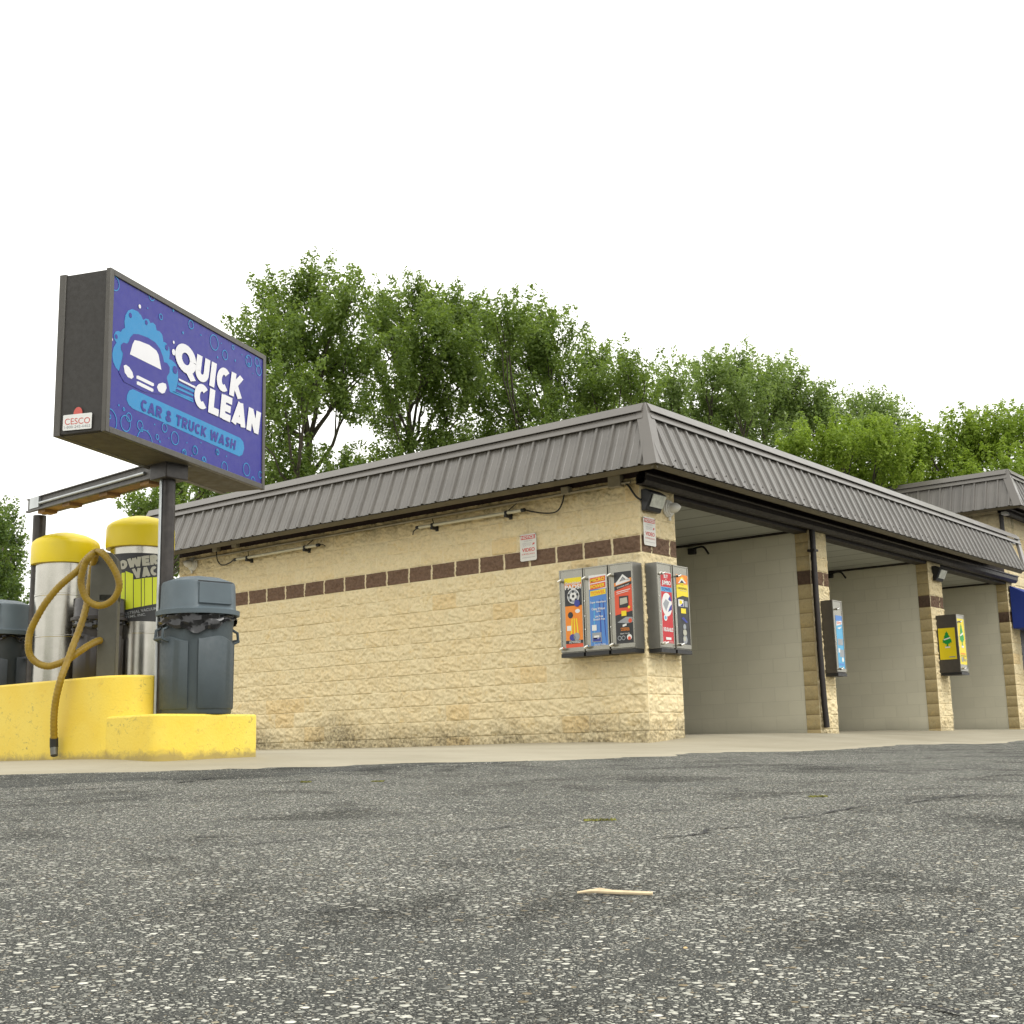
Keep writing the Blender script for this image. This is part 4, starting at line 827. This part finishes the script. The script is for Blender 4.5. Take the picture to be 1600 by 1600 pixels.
# posts and the cross beam with its conduit
O = Vector((post_xy[0], post_xy[1], 0)); lp = at(62, 810, 11.05)
MB().tube([(0, 0, .10), (0, 0, Z0-.01)], .05, 16).build("post", M['post'], sg, smooth=40)
MB().tube([(-.055, .02, .12), (-.055, .02, Z0-.03)], .011, 8).build("post_conduit", M['galv'], sg, smooth=40)
bt = (lp[2]+.0); zr = Z0-.11
L0 = Vector((lp[0]-O.x, lp[1]-O.y, 0)); bz = at(60, 795, 11.05)[2]
MB().tube([(L0.x, L0.y, .10), (L0.x, L0.y, bz-.06)], .055, 16).build("post", M['post'], sg, smooth=40)
zA = at(262, 746, (post_xy-CAM)@DV)[2]; zL = at(56, 792, 11.05)[2]
dirv = L0.normalized(); sdv = Vector((-dirv.y, dirv.x, 0));
bm = MB()
def bq(k, s, z): p = L0*k+sdv*s; return (p.x, p.y, (zA+(zL-zA)*k)+z)
def cbar(s0, s1, z0, z1, k0=-.04, k1=1.04):
    return [bq(k0, s0, z0), bq(k0, s1, z0), bq(k0, s1, z1), bq(k0, s0, z1), bq(k1, s0, z0), bq(k1, s1, z0), bq(k1, s1, z1), bq(k1, s0, z1)]
HX = [(0,3,2,1),(4,5,6,7),(0,1,5,4),(1,2,6,5),(2,3,7,6),(3,0,4,7)]
bm.add(cbar(-.07, .07, .045, .06), HX); bm.add(cbar(-.07, -.058, -.05, .044), HX); bm.add(cbar(.058, .07, -.05, .044), HX); bm.add(cbar(-.09, -.0705, -.05, -.035), HX); bm.add(cbar(.0705, .09, -.05, -.035), HX); bm.add(cbar(-.09, .09, .0605, .068), HX)
bm.build("cross_beam", M['beam'], sg)
wd = MB(); wd.add(cbar(-.0575, .0575, -.047, -.035, .06, .95), HX)
for k in (.12, .42, .72, .93): wd.add(cbar(-.0575, .0575, -.075, -.0475, k-.03, k+.03), HX)
wd.build("soffit_board", M['wood'], sg)
for sd_ in (-1, 1):
    MB().tube([bq(.1, .082*sd_, .005), bq(.93, .082*sd_, .005)], .013, 10).build("beam_conduit", M['galv'], sg, smooth=40)
MB().add(cbar(-.095, .095, -.03, .066, .92, 1.0), HX).build("junction_box", M['galv'], sg)
MB().box((-.10, -.10, zA-.075), (.10, .10, zA+.07)).box((-.13, -.12, zA+.071), (.13, .12, Z0-.008)).build("saddle_bracket", M['post'], sg, bevel=.008)

# ------------------------------------------------------------------ yellow island
isl = thing("concrete_island", "yellow painted two-tier concrete island with rounded end beneath the vacuums", "island", (-6.75, -.35, 0))
def isl_prism(pts, z0, z1, name):
    mb = MB(); mb.prism([(x+6.75, y+.35, z0) for x, y in pts], (0, 0, z1-z0)); return mb.build(name, M['yellow'], isl, bevel=.016, seg=3)
def arcpts(c, r, a0, a1, n=8): return [(c[0]+r*math.cos(rad(a0+(a1-a0)*i/n)), c[1]+r*math.sin(rad(a0+(a1-a0)*i/n))) for i in range(n+1)]
isl_prism([(-6.755, 3.6), (-6.755, .0)]+arcpts((-6.655, -.25), .10, 180, 270)+[(-6.3, -.352), (-5.88, -.35), (-5.75, 1.2), (-5.62, 3.6)], -.35, .135, "lower_tier")
def catm(pts, n=5): return [tuple(p) for p in sm(pts, n)]
nose = catm([(-6.775, .55), (-6.765, .27), (-6.66, .10), (-6.54, .055), (-6.43, .10), (-6.32, .24), (-6.16, .48), (-5.98, .74), (-5.80, 1.05), (-5.70, 1.5)], 5)
isl_prism([(-6.775, 2.22)]+nose+[(-5.70, 2.22)], -.35, .425, "upper_tier")

# ------------------------------------------------------------------ vacuums
def vacuum(label, px, py, D, H=1.01):
    b = at(px, py, D); r = thing("vacuum_machine", label, "vacuum", (b[0], b[1], .425), 0, "coin vacuums on the island")
    RB = .243
    MB().lathe([(RB+.006, 0), (RB+.006, .05), (RB, .055), (RB, .43), (RB+.003, .433), (RB+.003, .447), (RB, .45), (RB, .78), (RB+.003, .783), (RB+.003, .797), (RB, .80), (RB, H)], 48).build("body", M['steel'], r, smooth=35)
    MB().lathe([(.283, H-.005), (.286, H+.03), (.284, H+.16), (.276, H+.19), (.25, H+.215), (.18, H+.25), (.09, H+.275), (.02, H+.282)], 48).build("cap", M['capy'], r, smooth=50)
    th = math.atan2(CAM[1]-b[1], CAM[0]-b[0])
    for z in ((.72,) if H < 1.1 else ()):
        a = th+.42; c = Vector((math.cos(a), math.sin(a), 0))*RB; MB().box((c.x-.022, c.y-.022, z-.035), (c.x+.022, c.y+.022, z+.035)).build("latch", M['black'], r, bevel=.008)
    return r, RB, b
vr, RB, vb = vacuum("stainless vacuum with yellow dome cap and POWER VAC decal behind the sign post", 213.2, 1062, 10.7, 1.17)
vl, _, _ = vacuum("stainless vacuum with yellow dome cap behind the looped hose, no decal", 94.5, 1072, 10.82, 1.066)
def cyl(px, py, extra=0):
    o = CAM-vb; o = o.copy(); v = ray(px, py); a = v[0]**2+v[1]**2; bq_ = 2*(o[0]*v[0]+o[1]*v[1]); c = o[0]**2+o[1]**2-(RB)**2; disc = max(bq_*bq_-4*a*c, 0); t = (-bq_-math.sqrt(disc))/(2*a); p = CAM+v*t
    return np.array([math.atan2(p[1]-vb[1], p[0]-vb[0]) % (2*math.pi), p[2]-.425])
def dz_(x, y): return cyl(160+x/11.43, 840+y/11.43)
def C3(s, l): R_ = RB+.004+.0012*l; return (R_*math.cos(s[0]), R_*math.sin(s[0]), s[1])
dec = MB()
def dquad(q, l, mi, n=8):
    TL_, TR_, BR_, BL_ = [np.array(p) for p in q]; vs = []
    for i in range(n+1):
        a = i/n; vs += [C3(TL_*(1-a)+TR_*a, l), C3(BL_*(1-a)+BR_*a, l)]
    dec.add(vs, [(2*i, 2*i+1, 2*i+3, 2*i+2) for i in range(n)], mi)
zt_ = dz_(960, 290)[1]; zb_ = dz_(600, 1490)[1]; aL, aR = dz_(190, 900)[0], dz_(985, 900)[0]
dquad([(aL, zt_), (aR+.2, zt_), (aR+.2, zb_), (aL, zb_)], 0, 0, 20)
for x0, x1, t0, t1, b0, b1 in ((195,285,690,690,1375,1340),(300,405,640,625,1325,1305),(420,548,600,650,1290,1262),(562,685,750,735,1255,1232),(700,746,730,725,1232,1222),(757,880,722,712,1218,1196),(895,972,710,705,1192,1178)):
    dquad([dz_(x0, t0), dz_(x1, t1), dz_(x1, b1), dz_(x0, b0)], 1, 1, 5)
dquad([dz_(205,1400), dz_(265,1385), dz_(240,1510), dz_(215,1515)], 1, 1, 3)
word(dec, "POWER", [dz_(200,470), dz_(975,305), dz_(985,478), dz_(210,625)], lambda s: C3(s, 1.5), .31, 2, .05)
word(dec, "VAC", [dz_(530,560), dz_(965,508), dz_(970,672), dz_(565,735)], lambda s: C3(s, 2), .31, 2, .05)
text_quad(dec, "INDUSTRIAL VACUUM", [dz_(300,1370), dz_(955,1236), dz_(955,1288), dz_(310,1424)], lambda s: C3(s, 1.5), .015, mi=3); text_quad(dec, "SYSTEMS, INC.", [dz_(315,1432), dz_(770,1345), dz_(770,1398), dz_(320,1482)], lambda s: C3(s, 1.5), .015, mi=3)
dec.build("decal", [M['pdark'], M['plime'], M['psilver'], M['pgrey']], vr)

# pedestal with rounded head, and the hose looped over it
pb = at(164, 1066, 9.66); pd = thing("hose_pedestal", "slim grey metal pedestal with rounded head between the two vacuums", "pedestal", (pb[0], pb[1], .425), rad(YAW-90+8))
pxm = FPX/9.66
MB().box((-.068, 0, 0), (.072, .14, .66)).build("stem", M['pedestal'], pd, bevel=.006)
hd = [(-.135, 0, .60), (.072, 0, .60)]+[(.072-.0, 0, .85)]+[(x, 0, z) for x, z in ((.060, .93), (.02, .978), (-.035, .99), (-.09, .975), (-.125, .93), (-.135, .85))]
MB().prism(hd, (0, .16, 0)).build("head", M['pedestal'], pd, bevel=.008)
MB().tube([(-.03, .05, .975), (-.03, -.09, .975), (-.03, -.11, .99)], .012, 8).build("hook", M['galv'], pd, smooth=40)
hs_ = thing("vacuum_hose", "mustard yellow vacuum hose looped over the pedestal with its nozzle hanging down", "hose", at(83, 1180, 9.25))
def hz(l): return [at(x/3.2, 720+y/3.2, D) for x, y, D in l]
path = hz([(500, 898, 9.70), (478, 905, 9.62), (435, 928, 9.52), (395, 955, 9.46), (345, 990, 9.42), (295, 1013, 9.40), (240, 1027, 9.40), (188, 1012, 9.40), (152, 975, 9.40), (142, 925, 9.40), (150, 860, 9.42), (178, 795, 9.42), (225, 715, 9.42), (285, 640, 9.44), (345, 585, 9.46), (392, 545, 9.48), (425, 500, 9.50), (458, 468, 9.50), (484, 456, 9.52),
           (512, 462, 9.46), (545, 500, 9.44), (580, 560, 9.44), (596, 620, 9.44), (578, 678, 9.44), (535, 715, 9.44), (483, 722, 9.44), (436, 695, 9.44), (410, 640, 9.44), (406, 585, 9.44), (425, 515, 9.44), (452, 478, 9.44), (476, 462, 9.56), (478, 470, 9.72), (462, 540, 9.86), (445, 640, 9.84), (432, 725, 9.76), (405, 820, 9.60), (365, 925, 9.44), (335, 1010, 9.36), (308, 1080, 9.29), (286, 1160, 9.27), (273, 1240, 9.27), (269, 1310, 9.27), (270, 1390, 9.28)])
path = sm(path, 12); o_ = Vector(hs_.location); rr = [.0255+.0022*math.sin(i*2.2) for i in range(len(path))]
MB().tube([Vector(p)-o_ for p in path], rr, 12).build("hose", M['hose'], hs_, smooth=60)
nz = hz([(270, 1386, 9.28), (270, 1430, 9.285), (271, 1474, 9.25)]); MB().tube([Vector(p)-o_ for p in nz[:2]], .031, 12).build("cuff", M['blackrub'], hs_, smooth=40)
MB().tube([Vector(nz[1])-o_, Vector(nz[2])-o_], [.029, .026], 14).build("nozzle", M['pedestal'], hs_, smooth=40)

# ------------------------------------------------------------------ cans
def trash_can(name, label, loc, rz, body, lid, s=1.0, bag=True, group=None):
    r = thing(name, label, "trash can", loc, rz, group)
    MB().lathe([(.243, 0), (.25, .012), (.252, .60), (.262, .70), (.272, .702), (.272, .72), (.262, .722)], 40).xf(Matrix.Diagonal((s, s, s, 1))).build("body", body, r, smooth=40)
    rb = MB()                                                  # raised side panels and the wavy shoulder
    for a0 in (-118, -28, 62, 152):
        vs = []; n = 14
        for i in range(n+1):
            a = rad(a0+74*i/n); t = i/n; zt = .535+.03*math.sin(t*math.pi)**2-.02*t
            for rr_, z in ((.254, .035), (.2615, .045), (.2655, zt-.012), (.256, zt)): vs.append((rr_*math.cos(a)*s, rr_*math.sin(a)*s, z*s))
        rb.add(vs, [(i*4+k, (i+1)*4+k, (i+1)*4+k+1, i*4+k+1) for i in range(n) for k in range(3)]+[(0, 1, 2, 3), tuple(n*4+k for k in (3, 2, 1, 0))])
    rb.build("side_panel", body, r, smooth=40)
    for sd_ in (0, 180):
        h = MB(); 
        P = [Vector((.262, .0, .62)), Vector((.305, 0, .60)), Vector((.312, 0, .535)), Vector((.268, 0, .52))]
        for w in (-.05, .05): h.tube([p+Vector((0, w, 0)) for p in P], .011, 8)
        h.tube([Vector((.310, -.055, .54)), Vector((.310, .055, .54))], .014, 8); h.xf(Matrix.Rotation(rad(sd_), 4, 'Z') @ Matrix.Diagonal((s, s, s, 1))); h.build("handle", body, r, smooth=40)
    if bag:
        vs = []; n = 72; rows = 6
        for j in range(rows):
            for i in range(n):
                a = 2*math.pi*i/n; t = j/(rows-1); hang = .07+.06*max(0, math.cos(a-rad(215)))**2+.03*math.sin(a*3+1)+.012*math.sin(a*11)
                rr_ = .275+.010*math.sin(a*19+j*1.3)*t+.008*math.sin(a*7+2*j)+.004*t; vs.append((rr_*math.cos(a)*s, rr_*math.sin(a)*s, (.722-hang*t)*s))
        MB().add(vs, [(j*n+i, j*n+(i+1) % n, (j+1)*n+(i+1) % n, (j+1)*n+i) for j in range(rows-1) for i in range(n)]).build("bin_bag", M['bag'], r, smooth=30)
    # dome lid with a flat swing door on two sides
    def sec(R_, z, flat_=.93):
        o = []
        for i in range(48):
            a = 2*math.pi*i/48; x, y = R_*math.cos(a), R_*math.sin(a); y = max(-R_*flat_*.90, min(R_*flat_*.90, y)) if flat_ < 1 else y; o.append((x*s, y*s, z*s))
        return o
    rows = [sec(.30, .712, 1.1), sec(.302, .745, 1.1), sec(.278, .752, 1.1), sec(.272, .768, .95), sec(.266, .935), sec(.258, .955), sec(.16, .992), sec(.05, 1.008), sec(.004, 1.01)]
    lb = MB(); lb.add([p for rw in rows for p in rw], [(j*48+i, j*48+(i+1) % 48, (j+1)*48+(i+1) % 48, (j+1)*48+i) for j in range(len(rows)-1) for i in range(48)]+[tuple(range(48))[::-1]]); lb.build("dome_lid", lid, r, smooth=32)
    for sg_ in (-1, 1):
        d = MB(); y = .234*sg_; d.prism([(-.135, y, .785), (.135, y, .785), (.128, y-.004*sg_, .938), (-.128, y-.004*sg_, .938)], (0, .012*sg_, 0)); d.xf(Matrix.Diagonal((s, s, s, 1))).build("swing_door", lid, r, bevel=.004)
        e = MB(); e.box((-.14, min(y, y+.008*sg_), .941), (.14, max(y, y+.008*sg_), .948)); e.xf(Matrix.Diagonal((s, s, s, 1))).build("door_gap", M['black'], r)
    return r
def face_cam(p): return math.atan2(CAM[1]-p[1], CAM[0]-p[0])+math.pi/2
cp = at(306, 1118, 9.22); trash_can("trash_can", "blue grey trash can with domed lid standing on the island's lower step", (cp[0], cp[1], .136), face_cam(cp)+rad(30), M['can'], M['canlid'], 1.0, True, "domed trash cans around the island")
c2 = at(-2, 1000, 11.2); trash_can("trash_can", "blue grey trash can half out of view at the left edge behind the island", (c2[0], c2[1], .137), face_cam(c2)-rad(30), M['can2'], M['canlid'], 1.095, True, "domed trash cans around the island")
c3 = at(154, 1000, 10.45); z3 = at(154, 974, 10.45)[2]
bn = trash_can("trash_can", "dark brown trash can with black bag behind the hose and pedestal", (c3[0], c3[1], .426), face_cam(c3)+rad(40), M['bin'], M['bin'], .74, True, "domed trash cans around the island")

# ------------------------------------------------------------------ small things on the asphalt
def lump(name, label, cat, px, py, r, mat, sq=.7, seed=1):
    p = ground_hit(px, py); rs = random.Random(seed); mb = MB(); n = 9; prof = [(.25, -.2), (.8, 0), (1, .35), (.75, .8), (.25, 1.0)]; vs = []
    for R_, z in prof:
        for k in range(n): a = 2*math.pi*k/n; j = rs.uniform(.8, 1.2); vs.append((R_*r*math.cos(a)*j*1.2, R_*r*math.sin(a)*j, z*r*2*sq*rs.uniform(.9, 1.1)))
    mb.add(vs, [(i*n+k, i*n+(k+1) % n, (i+1)*n+(k+1) % n, (i+1)*n+k) for i in range(4) for k in range(n)]+[tuple(range(n))[::-1], tuple(4*n+k for k in range(n))])
    o = mb.build(name, mat, smooth=50); o.location = (p[0], p[1], p[2]); tag(o, label, cat)
lump("pebble", "small dark pebble on the asphalt near the lower right corner", "pebble", 1516, 1458, .0062, M['pebd'], .6, 3)
lump("pebble", "tiny tan pebble on the asphalt below the straw stick", "pebble", 1071, 1484, .0038, M['pebt'], .6, 5)
a, b = ground_hit(902, 1398), ground_hit(1020, 1401); mid = (a+b)/2; stk = MB(); d = b-a; pts = [a-mid, a-mid+d*.18+np.array([0, 0, .004]), a-mid+d*.5+np.array([0, 0, .003]), b-mid+np.array([0, 0, .002])]
stk.tube([p+np.array([0, 0, .004]) for p in pts], [.0022, .004, .0045, .0038], 7); stk.tube([pts[1]+np.array([0, 0, .006]), pts[1]*.6+np.array([0.004, .004, .010]), pts[2]+np.array([0.006, 0.004, .006])], [.001, .002, .001], 5)
o = stk.build("stick", M['straw'], smooth=50); o.location = mid; tag(o, "dry pale straw stick lying flat on the grey asphalt", "stick")
def moss(label, px, py, L, seed):
    p = ground_hit(px, py); rs = random.Random(seed); mb = MB(); q = ground_hit(px+L, py); w = np.hypot(*(q-p)[:2])
    tx = (q-p)/max(1e-6, np.linalg.norm(q-p))
    for k in range(110):
        u = rs.uniform(-1, 1)*w; v = rs.gauss(0, .014); c = tx*u+np.array([-tx[1], tx[0], 0])*v; a = rs.uniform(0, 6.28); h = rs.uniform(.003, .011); s_ = rs.uniform(.002, .005)
        mb.add([(c[0]-s_*math.cos(a), c[1]-s_*math.sin(a), 0), (c[0]+s_*math.cos(a), c[1]+s_*math.sin(a), 0), (c[0]+rs.gauss(0, .008), c[1]+rs.gauss(0, .008), h)], [(0, 1, 2)])
    o = mb.build("moss", M['moss']); o.location = (p[0], p[1], p[2]+.002); tag(o, label, "moss", kind='stuff')
moss("yellow green moss streak in the asphalt crack at mid distance", 938, 1283, 26, 1); moss("small moss tuft growing from the asphalt crack on the right", 1278, 1246, 14, 2); moss("moss speck on the asphalt near the yellow island", 590, 1222, 10, 3); moss("second moss speck on the asphalt left of the first", 478, 1223, 8, 4)


# ------------------------------------------------------------------ trees
def tree(label, px, py_base, D, blobs, leaf, trunk_r, n_leaf, leaf_s, seed, name="broadleaf_tree", lean=0, plume=.9, drop=25, group="trees behind the car wash"):
    """blobs: (x px, y px, rx px, ry px) crown lobes at distance D"""
    rs = np.random.default_rng(seed); base = at(px, py_base, D); gzv = -.45; base = np.array([base[0], base[1], gzv])
    root = thing(name, label, "tree", base, 0, group); pm = D/FPX
    fw = np.array([DV[0], DV[1], 0]); fw /= np.linalg.norm(fw); rt = np.array([fw[1], -fw[0], 0])
    B = []
    for (x, y, rx, ry) in blobs:
        c = at(x, y, D+rs.normal(0, .8))-base; B.append((c, rx*pm, ry*pm))
    B = [(c-np.array([0, 0, drop*pm]), rx, ry) for c, rx, ry in B]
    wood = MB(); top = max(c[2] for c, _, _ in B); tipt = np.array([0, 0, top*.97])+rt*lean*2.2
    sw = rt*rs.normal(0, .35)+fw*rs.normal(0, .3); tr = [np.array([0, 0, -.3])*(1-u)+tipt*u+sw*math.sin(u*3.0)*.8+rs.normal(0, .05, 3)*(u > 0) for u in np.linspace(0, 1, 12)]
    wood.tube(tr, [trunk_r*(1-.88*u)+.012 for u in np.linspace(0, 1, 12)], 8)
    def limb(a, b, r0, r1):
        n = 7; up = np.array([0, 0, 1.0]); L = np.linalg.norm(b-a); mid = (a+b)/2-up*L*.13+rs.normal(0, L*.06, 3); pts = [(1-t)**2*a+2*(1-t)*t*mid+t*t*b+rs.normal(0, L*.010, 3)*(0 < t < 1) for t in np.linspace(0, 1, n)]
        wood.tube(pts, [r0+(r1-r0)*t for t in np.linspace(0, 1, n)], 7); return pts
    LP = []; LN = []; LC = []; tot = sum(rx*ry for _, rx, ry in B)
    for c, rx, ry in B:
        tip = c+np.array([0, 0, ry*.4]); hd_ = np.hypot(c[0]-tipt[0]*.5, c[1]-tipt[1]*.5); zs_ = max(top*.30, min(c[2]-ry*.2-hd_*.75, top*.9)); k_ = int(np.argmin([abs(q[2]-zs_) for q in tr])); pts = limb(tr[k_], tip, trunk_r*.42*(1-.5*k_/11)+.01, .012)
        npl = max(14, int(420*rx*ry/tot*(n_leaf/16000)**.5)); n_lf = n_leaf*2.35
        for k in range(npl):
            u = rs.normal(0, 1, 3); u /= np.linalg.norm(u); u *= rs.uniform(.25, 1.0)**.6; p = c+np.array([u[0]*rx, u[1]*rx, u[2]*ry])
            out = np.array([u[0]*.65, u[1]*.65, .75+.35*u[2]]); out /= np.linalg.norm(out)
            L = plume*.62*rs.uniform(.6, 1.3); a = p-out*L*.55
            if k % 9 == 0: s0 = pts[rs.integers(2, 6)]; limb(s0, p, trunk_r*.14, .012)
            m = int(n_lf*rx*ry/tot/npl); t = rs.random(m)**.8; rad_ = (.16+.34*np.sin(np.pi*np.clip(t*.85+.1, 0, 1)))*plume*.44; d_ = rs.normal(0, 1, (m, 3)); d_ /= np.linalg.norm(d_, axis=1)[:, None]
            q_ = a[None]+out[None]*(t*L*1.5)[:, None]+d_*(rad_*rs.random(m)**.5)[:, None]; LC.append(np.full(m, rs.random()));LP.append(q_); LN.append(d_*.7+out[None]*.3+rs.normal(0, .5, (m, 3)))
    wood.build("trunk", M['bark'], root, smooth=60)
    Pn = np.concatenate(LP); Nn = np.concatenate(LN)+np.array([0, 0, .35]); Nn /= np.linalg.norm(Nn, axis=1)[:, None]; m = len(Pn)
    h = rs.normal(0, 1, (m, 3)); T = np.cross(Nn, h); T /= np.linalg.norm(T, axis=1)[:, None]; Bt = np.cross(Nn, T); s = leaf_s*.52*rs.uniform(.6, 1.3, m)[:, None]
    V = np.stack([Pn-T*s, Pn+Bt*s*.55+Nn*s*.12, Pn+T*s, Pn-Bt*s*.55+Nn*s*.12], 1).reshape(-1, 3); F = np.arange(4*m).reshape(-1, 4)
    me = bpy.data.meshes.new("crown"); me.from_pydata(V.tolist(), [], F.tolist()); me.materials.append(leaf); ca = me.attributes.new('clump', 'FLOAT', 'FACE'); ca.data.foreach_set('value', np.concatenate(LC).astype(np.float32)); o = bpy.data.objects.new("crown", me); COL.objects.link(o); o.parent = root
    return root
tree("tallest dark green tree rising just right of the pole sign", 497, 1100, 26, [(400,480,38,30),(440,440,42,36),(490,425,44,36),(535,455,38,38),(395,540,42,36),(450,510,52,42),(510,510,52,42),(560,520,32,38),(385,590,30,30),(440,580,50,36),(500,575,45,32),(550,585,36,30),(430,640,42,26),(440,705,52,38),(535,715,52,32),(400,730,40,30)], M['leafA'], .17, 19000, .085, 11, lean=-.3, drop=40)
tree("broad dark green tree with flat top behind the middle of the roof", 655, 1100, 28, [(598,475,30,32),(640,455,38,32),(690,455,36,32),(722,485,34,34),(615,520,42,36),(670,510,48,40),(725,535,38,36),(615,572,40,30),(668,565,46,32),(600,625,34,24),(705,600,40,28),(640,690,58,36),(590,725,42,26),(695,680,42,30)], M['leafA'], .15, 18000, .085, 12, drop=31)
tree("wide dark green tree left of the roof corner with a leaning trunk", 800, 1100, 29, [(752,488,30,30),(792,475,34,30),(835,480,36,32),(872,510,32,34),(765,540,40,34),(820,535,44,38),(872,560,38,32),(750,590,34,28),(800,600,42,30),(860,615,42,28),(740,660,48,32),(810,660,52,28),(880,660,42,26)], M['leafA'], .14, 16000, .085, 13, lean=.5, drop=32)
tree("narrow ragged tree with open crown directly above the roof corner", 950, 1050, 31, [(925,560,26,32),(905,610,28,28),(948,600,28,26),(985,580,30,28),(1002,612,22,24),(960,645,54,24)], M['leafA'], .11, 6500, .085, 14, drop=12)
tree("pale silvery green tree behind the left half of the front roof", 1100, 1050, 33, [(1052,592,24,30),(1040,640,30,28),(1075,640,32,28),(1108,576,28,28),(1146,568,30,28),(1125,620,42,34),(1168,605,28,32),(1150,660,48,26),(1075,680,45,22)], M['leafB'], .15, 10500, .09, 15, drop=14)
tree("pale silvery green tree with rounded crown over the middle bays", 1220, 1050, 34, [(1193,588,28,30),(1226,590,28,30),(1210,635,44,34),(1268,612,28,30),(1257,652,38,30),(1205,685,48,22),(1290,650,24,26)], M['leafB'], .15, 9500, .09, 16, drop=14)
tree("small dark tree with a spiky top behind the bright green shrub", 1360, 1050, 36, [(1338,640,22,24),(1372,640,22,24),(1400,662,20,22),(1355,680,45,22)], M['leafB'], .12, 4500, .09, 17, drop=8)
tree("bright yellow green tree low behind the front roof edge", 1330, 1050, 27, [(1260,700,32,30),(1300,690,36,32),(1345,685,40,34),(1390,690,36,32),(1420,715,36,36),(1330,735,75,30),(1400,750,50,24)], M['leafC'], .11, 11000, .08, 18, plume=.65, drop=10)
tree("bright green tree above the taller office roof at the right edge", 1530, 1050, 28, [(1445,695,26,34),(1500,680,38,38),(1548,675,42,40),(1598,680,42,44),(1475,735,46,34),(1560,735,60,34),(1510,720,30,34)], M['leafC'], .13, 12500, .08, 19, plume=.7, drop=10)
tree("dark tree at the left edge behind the trash can", -5, 1100, 24, [(-25,850,40,60),(5,820,22,44),(16,880,20,46),(-12,920,44,50),(10,950,28,45),(-35,980,50,60)], M['leafD'], .14, 11000, .07, 20, plume=.6, drop=10)
tree("dark low tree between the sign post and the end of the roof", 235, 1100, 22, [(235,790,40,30),(290,760,36,28),(330,745,40,28),(255,850,40,60),(300,830,40,50),(360,735,40,30)], M['leafA'], .10, 8000, .075, 21, plume=.6, drop=5)

def unseen_tree_belt():  # leaf belt added out of view so the stainless vacuums mirror dark bands
    rs = np.random.default_rng(5); Q = []
    for a0, a1, d, h, n in ((150, 192, 40, 5.5, 2600), (226, 254, 38, 5, 2000), (284, 322, 44, 6, 2600)):
        a = np.radians(rs.uniform(a0, a1, n)); r_ = d+rs.normal(0, 2.0, n); hh = h*(.55+.45*vn(np.degrees(a)*.35, a*0, 9)); z = -.4+hh*rs.random(n)**.7
        Q.append(np.stack([CAM[0]+np.cos(a)*r_, CAM[1]+np.sin(a)*r_, z], -1))
    P = np.concatenate(Q); m = len(P); N = rs.normal(0, 1, (m, 3)); N /= np.linalg.norm(N, axis=1)[:, None]; T = np.cross(N, rs.normal(0, 1, (m, 3))); T /= np.linalg.norm(T, axis=1)[:, None]; B = np.cross(N, T); s = rs.uniform(.25, .5, m)[:, None]
    V = np.stack([P-T*s, P+B*s*.6, P+T*s, P-B*s*.6], 1).reshape(-1, 3); me = bpy.data.meshes.new("unseen_tree_belt"); me.from_pydata(V.tolist(), [], np.arange(4*m).reshape(-1, 4).tolist()); me.materials.append(M['leafD'])
    o = bpy.data.objects.new("unseen_tree_belt", me); COL.objects.link(o); tag(o, "unseen dark tree belt added behind the camera for the steel vacuums to reflect", "unseen_tree_belt", kind='stuff')
unseen_tree_belt()
